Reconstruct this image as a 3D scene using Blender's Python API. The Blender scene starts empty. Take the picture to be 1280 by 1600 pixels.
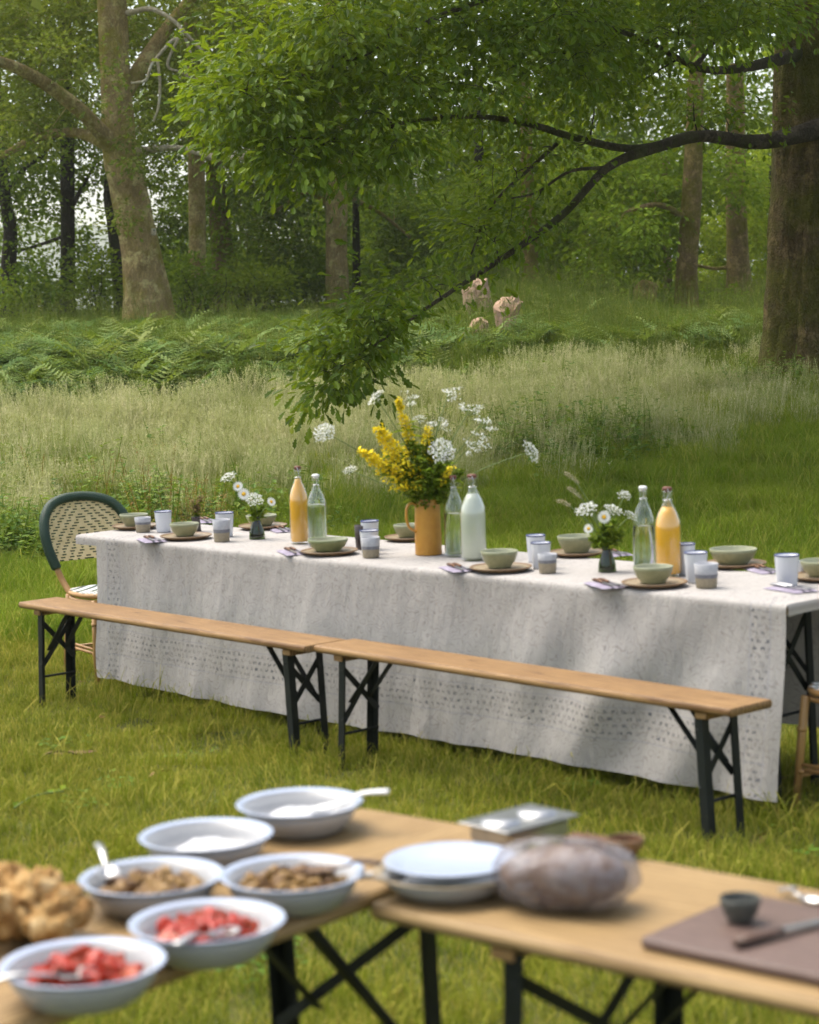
import bpy, math, random
import numpy as np
from mathutils import Vector, Matrix

# ------------------------------------------------------------------ scene
SC = bpy.context.scene
COL = SC.collection
rng = np.random.default_rng(7)
random.seed(7)
PI = math.pi

# ------------------------------------------------------------------ camera
FPX, CAMH, PITCH, ROLL = 3300.0, 1.863, -0.097, -0.03
CAM = np.array([0.0, 0.0, CAMH])
_f = np.array([0, math.cos(PITCH), math.sin(PITCH)])
_r = np.array([1.0, 0, 0])
_u = np.cross(_r, _f)
RIGHT = math.cos(ROLL) * _r + math.sin(ROLL) * _u
UP = -math.sin(ROLL) * _r + math.cos(ROLL) * _u
FWD = _f
cd = bpy.data.cameras.new('camera')
cam = bpy.data.objects.new('camera', cd)
COL.objects.link(cam)
cam.matrix_world = Matrix(((RIGHT[0], UP[0], -FWD[0], 0), (RIGHT[1], UP[1], -FWD[1], 0),
                           (RIGHT[2], UP[2], -FWD[2], CAMH), (0, 0, 0, 1)))
cd.sensor_fit = 'VERTICAL'
cd.sensor_height = 36.0
cd.sensor_width = 28.8
cd.lens = FPX * 36.0 / 1600.0
cd.clip_start = 0.1
cd.clip_end = 6000
cd.dof.use_dof = True
cd.dof.focus_distance = 16.0
cd.dof.aperture_fstop = 3.9
SC.camera = cam

# ------------------------------------------------------------------ light
SUN_EL, SUN_AZ = math.radians(64), math.radians(-57)     # azimuth from +Y towards +X
w = bpy.data.worlds.new('World')
SC.world = w
w.use_nodes = True
nt = w.node_tree
bg = nt.nodes['Background']
sky = nt.nodes.new('ShaderNodeTexSky')
sky.sky_type = 'NISHITA'
sky.sun_disc = False
sky.sun_elevation = SUN_EL
sky.sun_rotation = SUN_AZ
sky.air_density = 1.0
sky.dust_density = 4.0
sky.ozone_density = 1.0
bw = nt.nodes.new('ShaderNodeRGBToBW')            # thin cloud: the dome is mostly grey-white
mixn = nt.nodes.new('ShaderNodeMix'); mixn.data_type = 'RGBA'; mixn.inputs[0].default_value = 0.45
nt.links.new(sky.outputs[0], bw.inputs[0]); nt.links.new(sky.outputs[0], mixn.inputs[6]); nt.links.new(bw.outputs[0], mixn.inputs[7])
nt.links.new(mixn.outputs[2], bg.inputs[0])
bg.inputs[1].default_value = 0.15
ld = bpy.data.lights.new('sun', 'SUN')
ld.energy = 1.25
ld.angle = math.radians(45)
ld.color = (1.0, 0.93, 0.80)
lo = bpy.data.objects.new('sun', ld)
COL.objects.link(lo)
sd = Vector((math.sin(SUN_AZ) * math.cos(SUN_EL), math.cos(SUN_AZ) * math.cos(SUN_EL), math.sin(SUN_EL)))
lo.rotation_euler = sd.to_track_quat('Z', 'Y').to_euler()
lo.location = sd * 60
vs = SC.view_settings
vs.view_transform = 'Standard'
vs.look = 'None'
vs.exposure = 1.45
vs.gamma = 1.0
vs.use_curve_mapping = False
cy = SC.cycles
cy.max_bounces = 6
cy.diffuse_bounces = 2
cy.glossy_bounces = 2
cy.transmission_bounces = 6
cy.transparent_max_bounces = 8
cy.volume_bounces = 1
cy.caustics_reflective = False
cy.caustics_refractive = False
cy.sample_clamp_indirect = 6.0
cy.use_denoising = True
cy.use_adaptive_sampling = True
cy.adaptive_threshold = 0.02

# ------------------------------------------------------------------ helpers
def ray(px, py):
    return RIGHT * ((px - 640) / FPX) + UP * ((800 - py) / FPX) + FWD

def at(px, py, d):
    """the point seen at photo pixel px,py that lies d metres ahead of the camera"""
    r = ray(px, py)
    return CAM + r * (d / r[1])

def onz(px, py, z):
    r = ray(px, py)
    return CAM + r * ((z - CAMH) / r[2])

def vnoise(x, y, seed=0):
    x = np.asarray(x, float); y = np.asarray(y, float)
    xi = np.floor(x).astype(np.int64); yi = np.floor(y).astype(np.int64)
    fx = x - xi; fy = y - yi
    fx = fx * fx * (3 - 2 * fx); fy = fy * fy * (3 - 2 * fy)
    def h(a, b):
        n = (a * 374761393 + b * 668265263 + seed * 974711) & 0x7fffffff
        n = ((n ^ (n >> 13)) * 1274126177) & 0x7fffffff
        return ((n ^ (n >> 16)) & 0xffff) / 65535.0
    return (h(xi, yi) * (1 - fx) + h(xi + 1, yi) * fx) * (1 - fy) + (h(xi, yi + 1) * (1 - fx) + h(xi + 1, yi + 1) * fx) * fy

def fbm(x, y, seed=0, o=3):
    s = 0; a = .5
    for k in range(o):
        s = s + a * vnoise(x * 2 ** k, y * 2 ** k, seed + k); a *= .5
    return s / (1 - .5 ** o)

GY = np.array([-60, 0, 11.5, 13.5, 15.5, 18, 20, 22, 24, 26, 30, 36, 45, 60, 90, 140, 300, 2600])
GZ = np.array([-.035, -.035, -.035, .0, .14, .42, .70, .95, 1.14, 1.28, 1.47, 1.62, 1.75, 1.72, .8, -2.5, -14, -60])

def sstep(a, b, x):
    t = np.clip((np.asarray(x, float) - a) / (b - a), 0, 1)
    return t * t * (3 - 2 * t)

def gz(x, y):
    x = np.asarray(x, float); y = np.asarray(y, float)
    z = 0
    for k in (-.8, 0, .8):
        z = z + np.interp(y + k, GY, GZ) / 3
    z = z + .40 * np.exp(-((x - 1.9) / 1.5) ** 2) * sstep(28, 36, y) * (1 - sstep(46, 60, y)) - .20 * sstep(3.2, 4.6, x) * sstep(28, 34, y) * (1 - sstep(38, 46, y))
    z = z + .10 * (fbm(x * .35, y * .35, 3) - .5) * sstep(13, 22, y)
    return z

def mesh_np(name, V, faces, smooth=False, attrs=None, uv=None):
    """V (n,3); faces: list of (m,k) int arrays, one per face size"""
    V = np.asarray(V, np.float32)
    me = bpy.data.meshes.new(name)
    me.vertices.add(len(V))
    me.vertices.foreach_set('co', V.ravel())
    faces = [np.asarray(f, np.int32) for f in faces if len(f)]
    nl = sum(f.size for f in faces); nf = sum(len(f) for f in faces)
    if nf:
        me.loops.add(nl); me.polygons.add(nf)
        li = np.concatenate([f.ravel() for f in faces])
        tot = np.concatenate([np.full(len(f), f.shape[1], np.int32) for f in faces])
        st = np.concatenate([[0], np.cumsum(tot)[:-1]]).astype(np.int32)
        me.loops.foreach_set('vertex_index', li.astype(np.int32))
        me.polygons.foreach_set('loop_start', st)
        me.polygons.foreach_set('loop_total', tot)
        me.polygons.foreach_set('use_smooth', np.full(nf, smooth, bool))
        if uv is not None:
            l = me.uv_layers.new(name='UVMap')
            l.data.foreach_set('uv', np.asarray(uv, np.float32)[li].ravel())
    for k, v in (attrs or {}).items():
        v = np.asarray(v)
        a = me.attributes.new(k, 'INT' if v.dtype.kind == 'i' else 'FLOAT', 'POINT')
        a.data.foreach_set('value', v.astype(np.int32 if v.dtype.kind == 'i' else np.float32))
    me.update(calc_edges=True)
    me.validate()
    return me

class MB:
    """collects simple shapes into one mesh"""
    def __init__(s): s.V = []; s.F = {}; s.n = 0; s.A = []
    def raw(s, V, faces, a=None):
        V = np.asarray(V, float)
        for f in faces:
            f = np.asarray(f, np.int64)
            if len(f): s.F.setdefault(f.shape[1], []).append(f + s.n)
        s.V.append(V); s.n += len(V)
        s.A.append(np.full(len(V), random.random() if a is None else a))
        return s
    def box(s, c, size, rz=0, rx=0, ry=0, bev=0.0):
        hx, hy, hz = size[0] / 2, size[1] / 2, size[2] / 2
        b = min(bev, hx * .45, hy * .45, hz * .45)
        if b <= 0:
            V = [[x, y, z] for x in (-hx, hx) for y in (-hy, hy) for z in (-hz, hz)]
            F4 = [[0, 1, 3, 2], [4, 6, 7, 5], [0, 4, 5, 1], [2, 3, 7, 6], [0, 2, 6, 4], [1, 5, 7, 3]]
            fs = [F4]
        else:
            V = []; 
            def ring(x, y, z):
                return [[-x, -y, z], [x, -y, z], [x, y, z], [-x, y, z]]
            # octagonal outline, four rings
            def oct8(x, y, z, c):
                return [[-x + c, -y, z], [x - c, -y, z], [x, -y + c, z], [x, y - c, z], [x - c, y, z], [-x + c, y, z], [-x, y - c, z], [-x, -y + c, z]]
            V += oct8(hx - b, hy - b, -hz, b * .6) + oct8(hx, hy, -hz + b, b) + oct8(hx, hy, hz - b, b) + oct8(hx - b, hy - b, hz, b * .6)
            F4 = [[r * 8 + i, r * 8 + (i + 1) % 8, r * 8 + 8 + (i + 1) % 8, r * 8 + 8 + i] for r in range(3) for i in range(8)]
            fs = [F4, [list(range(7, -1, -1)), list(range(24, 32))]]
        V = np.array(V, float)
        Rm = np.array(Matrix.Rotation(rz, 3, 'Z') @ Matrix.Rotation(ry, 3, 'Y') @ Matrix.Rotation(rx, 3, 'X'))
        return s.raw(V @ Rm.T + np.asarray(c, float), fs)
    def tube(s, P, R, n=8, cap=True, flat=1.0):
        V, F4, caps = tube_np(np.asarray(P, float), R, n, flat)
        fs = [F4]
        if cap: fs.append(caps)
        return s.raw(V, fs)
    def bar(s, a, b, wd, ht=None, bev=0):
        """box beam from a to b"""
        a = np.asarray(a, float); b = np.asarray(b, float); d = b - a; L = np.linalg.norm(d); d /= L
        up = np.array([0, 0, 1.]) if abs(d[2]) < .95 else np.array([0, 1., 0])
        sx = np.cross(up, d); sx /= np.linalg.norm(sx); uz = np.cross(d, sx)
        hw, hh = wd / 2, (ht or wd) / 2
        V = [p + sx * i * hw + uz * j * hh for p in (a, b) for i, j in ((-1, -1), (1, -1), (1, 1), (-1, 1))]
        return s.raw(V, [[[3, 2, 1, 0], [4, 5, 6, 7], [0, 1, 5, 4], [1, 2, 6, 5], [2, 3, 7, 6], [3, 0, 4, 7]]])
    def lathe(s, prof, n=24, c=(0, 0, 0), M=None, close=False):
        prof = np.asarray(prof, float); k = len(prof)
        a = np.arange(n) * 2 * PI / n
        V = np.stack([prof[:, None, 0] * np.cos(a), prof[:, None, 0] * np.sin(a), np.repeat(prof[:, 1:2], n, 1)], -1).reshape(-1, 3)
        i = np.arange(k - 1)[:, None] * n; j = np.arange(n)[None]; j2 = (j + 1) % n
        F4 = np.stack([i + j, i + j2, i + n + j2, i + n + j], -1).reshape(-1, 4)
        if M is not None: V = V @ np.array(M.to_3x3()).T + np.array(M.translation)
        return s.raw(V + np.asarray(c, float), [F4])
    def mesh(s, name, smooth=False):
        if not s.V: return bpy.data.meshes.new(name)
        return mesh_np(name, np.concatenate(s.V), [np.concatenate(v) for v in s.F.values()], smooth, {'rnd': np.concatenate(s.A)})

def tube_np(P, R, n=8, flat=1.0):
    k = len(P); R = np.broadcast_to(np.asarray(R, float), (k,))
    T = np.gradient(P, axis=0); T /= np.linalg.norm(T, axis=1)[:, None] + 1e-12
    a = np.array([0, 0, 1.]) if abs(T[0][2]) < .9 else np.array([1., 0, 0])
    N = np.cross(T[0], a); N /= np.linalg.norm(N)
    Ns = [N]
    for i in range(1, k):
        N = Ns[-1] - T[i] * (Ns[-1] @ T[i]); N /= np.linalg.norm(N) + 1e-12; Ns.append(N)
    Ns = np.array(Ns); B = np.cross(T, Ns)
    th = np.arange(n) * 2 * PI / n
    V = P[:, None] + (Ns[:, None] * np.cos(th)[None, :, None] + B[:, None] * (np.sin(th) * flat)[None, :, None]) * R[:, None, None]
    i = np.arange(k - 1)[:, None] * n; j = np.arange(n)[None]; j2 = (j + 1) % n
    F4 = np.stack([i + j, i + j2, i + n + j2, i + n + j], -1).reshape(-1, 4)
    caps = [list(range(n - 1, -1, -1)), list(range((k - 1) * n, k * n))]
    return V.reshape(-1, 3), F4, caps

def spline(P, m=8):
    """Catmull-Rom through the rows of P"""
    P = np.asarray(P, float)
    if len(P) < 3:
        t = np.linspace(0, 1, m + 1)[:, None]; return P[0] * (1 - t) + P[-1] * t
    Q = np.vstack([2 * P[0] - P[1], P, 2 * P[-1] - P[-2]]); out = []
    for i in range(1, len(Q) - 2):
        for t in np.arange(m) / m:
            p0, p1, p2, p3 = Q[i - 1:i + 3]
            out.append(.5 * (2 * p1 + (p2 - p0) * t + (2 * p0 - 5 * p1 + 4 * p2 - p3) * t * t + (3 * p1 - p0 - 3 * p2 + p3) * t ** 3))
    out.append(P[-1])
    return np.array(out)

def thing(name, label, cat, loc=(0, 0, 0), rz=0, group=None, tilt=None):
    o = bpy.data.objects.new(name, None)
    o.empty_display_size = .1
    COL.objects.link(o)
    o.location = loc
    o.rotation_euler = (tilt[0], tilt[1], rz) if tilt else (0, 0, rz)
    o['label'] = label; o['category'] = cat
    if group: o['group'] = group
    return o

def part(name, me, mat, parent=None, loc=None, rot=None):
    if isinstance(me, MB): me = me.mesh(name)
    if mat is not None and len(me.materials) == 0: me.materials.append(mat)
    o = bpy.data.objects.new(name, me)
    COL.objects.link(o)
    if parent is not None: o.parent = parent
    if loc is not None: o.location = loc
    if rot is not None: o.rotation_euler = rot
    return o

def single(name, me, mat, label, cat, group=None, loc=None, rot=None):
    o = part(name, me, mat, None, loc, rot)
    o['label'] = label; o['category'] = cat
    if group: o['group'] = group
    return o

def kind(o, k, label=None, cat=None):
    o['kind'] = k
    if label: o['label'] = label
    if cat: o['category'] = cat
    return o

def dup(root, loc, rz, label=None, group=None):
    r = root.copy(); COL.objects.link(r); r.location = loc; r.rotation_euler = (0, 0, rz)
    if label: r['label'] = label
    if group: r['group'] = group
    for ch in list(root.children):
        c = ch.copy(); COL.objects.link(c); c.parent = r
        for g in list(ch.children):
            d = g.copy(); COL.objects.link(d); d.parent = c
    return r

# ------------------------------------------------------------------ materials
class NG:
    def __init__(s, m): s.t = m.node_tree; s.N = s.t.nodes; s.L = s.t.links
    def n(s, typ, **k):
        nd = s.N.new(typ)
        for a, v in k.items():
            if a == 'ins':
                for i, x in v.items():
                    if hasattr(x, 'links') or isinstance(x, bpy.types.NodeSocket): s.L.new(x, nd.inputs[i])
                    else: nd.inputs[i].default_value = x
            else: setattr(nd, a, v)
        return nd
    def math(s, op, a, b=0.0, c=0.0):
        return s.n('ShaderNodeMath', operation=op, ins={0: a, 1: b, 2: c}).outputs[0]
    def mix(s, f, a, b):
        nd = s.n('ShaderNodeMix', data_type='RGBA')
        for i, x in ((0, f), (6, a), (7, b)):
            if isinstance(x, bpy.types.NodeSocket): s.L.new(x, nd.inputs[i])
            else: nd.inputs[i].default_value = x if i == 0 else (*x, 1)[:4]
        return nd.outputs[2]
    def ramp(s, f, stops):
        nd = s.n('ShaderNodeValToRGB', ins={0: f}); r = nd.color_ramp
        while len(r.elements) < len(stops): r.elements.new(.5)
        for e, (p, c) in zip(r.elements, stops):
            e.position = p; e.color = (*c, 1)[:4] if not isinstance(c, (int, float)) else (c, c, c, 1)
        return nd.outputs[0]
    def noise(s, vec, scale, detail=3, rough=.55, out=0):
        i = {'Scale': scale, 'Detail': detail, 'Roughness': rough}
        nd = s.n('ShaderNodeTexNoise', ins=i)
        if vec is not None: s.L.new(vec, nd.inputs['Vector'])
        return nd.outputs[out]
    def map(s, vec, scale=(1, 1, 1), rot=(0, 0, 0)):
        nd = s.n('ShaderNodeMapping', ins={'Scale': scale, 'Rotation': rot}); s.L.new(vec, nd.inputs[0]); return nd.outputs[0]
    def attr(s, name, t='GEOMETRY'):
        return s.n('ShaderNodeAttribute', attribute_name=name, attribute_type=t).outputs['Fac']

def newmat(name, rough=.6, spec=.4, metal=0):
    m = bpy.data.materials.new(name); m.use_nodes = True
    g = NG(m); b = g.N['Principled BSDF']
    b.inputs['Roughness'].default_value = rough
    b.inputs['Specular IOR Level'].default_value = spec
    b.inputs['Metallic'].default_value = metal
    tc = g.n('ShaderNodeTexCoord'); geo = g.n('ShaderNodeNewGeometry')
    return m, g, b, tc.outputs['Object'], geo.outputs['Position']

def bump(g, b, h, dist=.004, strength=.6):
    nd = g.n('ShaderNodeBump', ins={'Strength': strength, 'Distance': dist, 'Height': h})
    g.L.new(nd.outputs[0], b.inputs['Normal'])

def pmat(name, c1, c2=None, scale=20, rough=.5, spec=.4, metal=0, bd=0, bscale=None, stretch=(1, 1, 1), coat=0):
    m, g, b, ob, wp = newmat(name, rough, spec, metal)
    if c2 is None: c2 = tuple(x * .8 for x in c1)
    v = g.map(ob, stretch)
    f = g.noise(v, scale, 4)
    col = g.mix(g.ramp(f, [(.3, 0.), (.7, 1.)]), c1, c2)
    g.L.new(col, b.inputs['Base Color'])
    r = g.math('MULTIPLY_ADD', f, .25, rough - .12); g.L.new(r, b.inputs['Roughness'])
    if bd: bump(g, b, g.noise(v, bscale or scale * 2, 3), bd)
    if coat: b.inputs['Coat Weight'].default_value = coat
    return m

def leafmat(name, stops, trans=.35, rough=.5, attr='rnd', patch=None, spec=.08):
    """foliage: colour by per-leaf value, light shining through the blade"""
    m, g, b, ob, wp = newmat(name, rough, spec)
    f = g.attr(attr)
    if patch:
        n = g.noise(g.map(wp, (1, 1, .3)), patch[0], 3)
        f = g.math('ADD', f, g.math('MULTIPLY', g.math('SUBTRACT', n, .5), patch[1]))
    col = g.ramp(f, stops)
    g.L.new(col, b.inputs['Base Color'])
    tr = g.n('ShaderNodeBsdfTranslucent')
    tcol = g.mix(.4, col, (.34, .42, .015))
    g.L.new(tcol, tr.inputs[0])
    mx = g.n('ShaderNodeMixShader', ins={0: trans})
    out = g.N['Material Output']
    g.L.new(b.outputs[0], mx.inputs[1]); g.L.new(tr.outputs[0], mx.inputs[2]); g.L.new(mx.outputs[0], out.inputs[0])
    return m

def barkmat(name, c1, c2, moss, mossamt=.5, scale=1.0):
    m, g, b, ob, wp = newmat(name, .9, .2)
    v = g.map(wp, (scale, scale, .4 * scale))
    r1 = g.ramp(g.noise(v, 9, 7, .72), [(.3, 0.), (.7, 1.)])
    vo = g.n('ShaderNodeTexVoronoi', feature='DISTANCE_TO_EDGE', ins={'Scale': 21.0}); wd_ = g.n('ShaderNodeVectorMath', operation='MULTIPLY_ADD', ins={0: g.noise(wp, 6, 3, .6, 1), 1: (.16, .16, .3)}); g.L.new(g.map(wp, (scale, scale, .3 * scale)), wd_.inputs[2]); g.L.new(wd_.outputs[0], vo.inputs['Vector'])
    crack = g.ramp(vo.outputs['Distance'], [(.0, 0.), (.26, 1.)])
    col = g.mix(r1, c1, c2)
    col = g.mix(g.math('MULTIPLY_ADD', crack, -.42, .42), col, tuple(x * .35 for x in c2))
    n2 = g.noise(wp, 1.6, 5, .7)
    mm = g.ramp(n2, [(.62 - mossamt * .35, 0.), (.72 - mossamt * .2, 1.)])
    lich = g.ramp(g.noise(wp, 5, 5, .75), [(.52, 0.), (.62, 1.)])
    col = g.mix(g.math('MULTIPLY', lich, .55), col, tuple(min(1, x * 1.7) for x in c1))
    dk = g.ramp(g.noise(wp, 2.7, 5, .7), [(.5, 0.), (.68, 1.)])
    col = g.mix(g.math('MULTIPLY', dk, .5), col, tuple(x * .4 for x in c2))
    oz = g.n('ShaderNodeSeparateXYZ', ins={0: ob}).outputs[2]
    foot = g.ramp(g.math('ADD', g.noise(wp, 3.5, 5, .7), g.math('MULTIPLY_ADD', oz, -.28, .16)), [(.48, 0.), (.62, 1.)])
    col = g.mix(g.math('MULTIPLY', g.math('MAXIMUM', mm, g.math('MULTIPLY', foot, mossamt * 1.3)), .8), col, moss)
    g.L.new(col, b.inputs['Base Color'])
    bump(g, b, g.math('ADD', g.math('MULTIPLY', crack, .45), g.math('MULTIPLY', r1, 1.2)), .06, 1.0)
    return m

def woodmat(name, c1, c2, c3, rough=.42, gscale=1.0):
    """pine board, grain along local X"""
    m, g, b, ob, wp = newmat(name, rough, .22)
    v = g.map(ob, (1.1 * gscale, 14 * gscale, 14 * gscale))
    d = g.noise(v, 1.3, 2, .5)
    wv = g.n('ShaderNodeTexWave', wave_type='BANDS', bands_direction='Y', ins={'Scale': 1.5, 'Distortion': 7.0, 'Detail': 4.0, 'Detail Scale': 1.6})
    g.L.new(v, wv.inputs['Vector'])
    fine = g.noise(g.map(ob, (3, 120, 120)), 2.0, 3, .6)
    c2d = tuple(x * .72 for x in c2)
    col = g.mix(g.ramp(wv.outputs['Fac'], [(.3, 0.), (.95, 1.)]), tuple(min(1, x * 1.12) for x in c1), c2d)
    col = g.mix(g.math('MULTIPLY', g.ramp(fine, [(.42, 0.), (.62, 1.)]), .55), col, c2d)
    vo = g.n('ShaderNodeTexVoronoi', ins={'Scale': 2.4, 'Randomness': 1.0}); g.L.new(g.map(ob, (1, 3.2, 3.2)), vo.inputs['Vector'])
    knot = g.ramp(vo.outputs['Distance'], [(.035, 1.), (.10, 0.)])
    col = g.mix(g.math('MULTIPLY', knot, .75), col, c3)
    blot = g.noise(ob, 3.0, 4, .6)
    col = g.mix(g.math('MULTIPLY', g.ramp(blot, [(.45, 0.), (.75, 1.)]), .35), col, c3)
    g.L.new(col, b.inputs['Base Color'])
    g.L.new(g.math('MULTIPLY_ADD', fine, .3, rough - .12), b.inputs['Roughness'])
    bump(g, b, fine, .0008, .5)
    return m

def glassmat(name, col=(1, 1, 1), rough=.02, ior=1.45):
    m, g, b, ob, wp = newmat(name, rough, .5)
    b.inputs['Base Color'].default_value = (*col, 1)
    b.inputs['Transmission Weight'].default_value = 1
    b.inputs['IOR'].default_value = ior
    return m

# ------------------------------------------------------------------ ground
def ground():
    ys = np.concatenate([np.arange(-20, 0, 2), np.arange(0, 60, .4), np.arange(60, 140, 4), np.arange(140, 900, 40), np.arange(900, 2600, 200)])
    xs = np.concatenate([-np.geomspace(1200, 14, 24), np.arange(-13, 13.01, .4), np.geomspace(14, 1200, 24)])
    X, Y = np.meshgrid(xs, ys)
    Z = gz(X, Y) + .02 * (fbm(X * 2.2, Y * 2.2, 5) - .5)
    n, k = len(ys), len(xs)
    i = np.arange(n - 1)[:, None] * k; j = np.arange(k - 1)[None]
    F4 = np.stack([i + j, i + j + 1, i + k + j + 1, i + k + j], -1).reshape(-1, 4)
    m, g, b, ob, wp = newmat('turf_soil', .95, .1)
    n1 = g.noise(wp, 1.1, 5, .6); n2 = g.noise(wp, 14, 4, .7)
    c = g.mix(g.ramp(n1, [(.35, 0.), (.65, 1.)]), (.045, .062, .014), (.10, .105, .030))
    c = g.mix(g.ramp(n2, [(.5, 0.), (.8, 1.)]), c, (.13, .105, .05))
    g.L.new(c, b.inputs['Base Color'])
    bump(g, b, n2, .03)
    o = part('ground', mesh_np('ground', np.stack([X, Y, Z], -1).reshape(-1, 3), [F4], True), m)
    kind(o, 'structure')
ground()

# ------------------------------------------------------------------ scattered ground cover
def clump(n, rad, h, wd, lean=.5, seed=0, droop=.3):
    r = np.random.default_rng(seed)
    V = []; T = []; Q = []; A = []; Hh = []
    k = 0
    for i in range(n):
        a = r.uniform(0, 2 * PI); q = rad * math.sqrt(r.random())
        b0 = np.array([q * math.cos(a), q * math.sin(a), -.01])
        hh = r.uniform(*h); wv = r.uniform(.6, 1.2) * wd
        la = r.uniform(0, 2 * PI); l = r.random() ** .7 * lean * hh
        ld_ = np.array([math.cos(la), math.sin(la), 0])
        sa = r.uniform(0, PI); s = np.array([math.cos(sa), math.sin(sa), 0]) * wv / 2
        m1 = b0 + ld_ * l * .22 + np.array([0, 0, hh * .5])
        m2 = b0 + ld_ * l * .6 + np.array([0, 0, hh * (.84 - droop * .1)])
        tp = b0 + ld_ * l * 1.15 + np.array([0, 0, hh * (1 - droop * r.random())])
        V += [b0 - s, b0 + s, m1 - s * .9, m1 + s * .9, m2 - s * .6, m2 + s * .6, tp]
        Q += [[k, k + 1, k + 3, k + 2], [k + 2, k + 3, k + 5, k + 4]]; T.append([k + 4, k + 5, k + 6])
        k += 7
        A += [r.random()] * 7; Hh += [0, 0, .5, .5, .85, .85, 1]
    return np.array(V), [np.array(Q), np.array(T)], np.array(A), np.array(Hh)

def seedheads(n, rad, h, seed=0):
    """tall meadow grass stalks with loose feathery panicles"""
    r = np.random.default_rng(seed); V = []; Q = []; A = []; Hh = []; k = 0
    for i in range(n):
        a = r.uniform(0, 2 * PI); q = rad * math.sqrt(r.random())
        p = np.array([q * math.cos(a), q * math.sin(a), 0]); hh = r.uniform(*h)
        la = r.uniform(0, 2 * PI); ld_ = np.array([math.cos(la), math.sin(la), 0]); l = r.random() * .22 * hh
        sa = r.uniform(0, PI); s = np.array([math.cos(sa), math.sin(sa), 0]) * .0016
        def pt(t): return p + ld_ * l * t * t + np.array([0, 0, hh * t])
        rd = r.random()
        for t0, t1 in ((0, .5), (.5, 1.)):
            V += [pt(t0) - s, pt(t0) + s, pt(t1) + s * .7, pt(t1) - s * .7]; Q.append([k, k + 1, k + 2, k + 3]); k += 4
            A += [rd] * 4; Hh += [t0, t0, t1, t1]
        for j in range(9):
            t = r.uniform(.74, 1.02); c = pt(t); a2 = r.uniform(0, 2 * PI)
            e = c + np.array([math.cos(a2), math.sin(a2), r.uniform(.2, 1.2)]) * r.uniform(.010, .035) * (1.25 - (t - .74) * 2)
            s2 = np.array([-math.sin(a2), math.cos(a2), 0]) * .0035
            V += [c, (c + e) / 2 + s2, e, (c + e) / 2 - s2]; Q.append([k, k + 1, k + 2, k + 3]); k += 4
            A += [rd] * 4; Hh += [1.] * 4
    return np.array(V), [np.array(Q)], np.array(A), np.array(Hh)

def mixgeo(a, b):
    n = len(a[0]); mg = {}
    for f in a[1]: mg.setdefault(f.shape[1], []).append(f)
    for f in b[1]: mg.setdefault(f.shape[1], []).append(f + n)
    return np.vstack([a[0], b[0]]), [np.concatenate(v) for v in mg.values()], np.concatenate([a[2], b[2]]), np.concatenate([a[3], b[3]])

def scatter(name, P, variants, mat, label, cat, scale=(.7, 1.3), which=None, tilt=.12, sc=None, k='stuff', parent=None):
    """one object: clump variants plus loose points, instanced on the points by geometry nodes"""
    r = np.random.default_rng(len(P) + 11)
    nv = len(variants); V = []; Fs = {}; vid = []; rn = []; hh = []; off = 0
    for q, (v, fs, a, h) in enumerate(variants):
        V.append(v)
        for f in fs:
            if len(f): Fs.setdefault(f.shape[1], []).append(f + off)
        off += len(v); vid.append(np.full(len(v), q)); rn.append(a); hh.append(h)
    N = len(P)
    V.append(P); vid.append(100 + (r.integers(0, nv, N) if which is None else which)); rn.append(r.random(N)); hh.append(np.zeros(N))
    tot = off + N
    at_ = {'vid': np.concatenate(vid).astype(int), 'rnd': np.concatenate(rn), 'hgt': np.concatenate(hh)}
    s_ = np.ones(tot); s_[off:] = r.uniform(*scale, N) if sc is None else sc
    rx = np.zeros(tot); ry = np.zeros(tot); rz = np.zeros(tot)
    rx[off:] = r.normal(0, tilt, N); ry[off:] = r.normal(0, tilt, N); rz[off:] = r.uniform(0, 2 * PI, N)
    at_.update(isc=s_, irx=rx, iry=ry, irz=rz)
    me = mesh_np(name, np.concatenate(V), [np.concatenate(f) for f in Fs.values()], False, at_)
    me.materials.append(mat)
    o = part(name, me, None, parent)
    tr = bpy.data.node_groups.new(name + '_scatter', 'GeometryNodeTree')
    tr.interface.new_socket('Geometry', in_out='INPUT', socket_type='NodeSocketGeometry')
    tr.interface.new_socket('Geometry', in_out='OUTPUT', socket_type='NodeSocketGeometry')
    N_ = tr.nodes; L = tr.links
    gi = N_.new('NodeGroupInput'); go = N_.new('NodeGroupOutput'); jn = N_.new('GeometryNodeJoinGeometry')
    def named(nm, dt='FLOAT'):
        a = N_.new('GeometryNodeInputNamedAttribute'); a.data_type = dt; a.inputs[0].default_value = nm; return a.outputs[0]
    vi = named('vid', 'INT')
    cx = N_.new('ShaderNodeCombineXYZ')
    for i, nm in enumerate(('irx', 'iry', 'irz')): L.new(named(nm), cx.inputs[i])
    scs = named('isc')
    def sep(val):
        c = N_.new('FunctionNodeCompare'); c.data_type = 'INT'; c.operation = 'EQUAL'
        ia = [s for s in c.inputs if s.enabled and s.type == 'INT'] or [c.inputs[2], c.inputs[3]]
        L.new(vi, ia[0]); ia[1].default_value = val
        s = N_.new('GeometryNodeSeparateGeometry'); s.domain = 'POINT'
        L.new(gi.outputs[0], s.inputs[0]); L.new(c.outputs[0], s.inputs[1]); return s.outputs[0]
    for q in range(nv):
        ip = N_.new('GeometryNodeInstanceOnPoints')
        L.new(sep(100 + q), ip.inputs['Points']); L.new(sep(q), ip.inputs['Instance'])
        L.new(cx.outputs[0], ip.inputs['Rotation']); L.new(scs, ip.inputs['Scale'])
        L.new(ip.outputs[0], jn.inputs[0])
    L.new(jn.outputs[0], go.inputs[0])
    md = o.modifiers.new('scatter', 'NODES'); md.node_group = tr
    if k: kind(o, k, label, cat)
    return o

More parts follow.
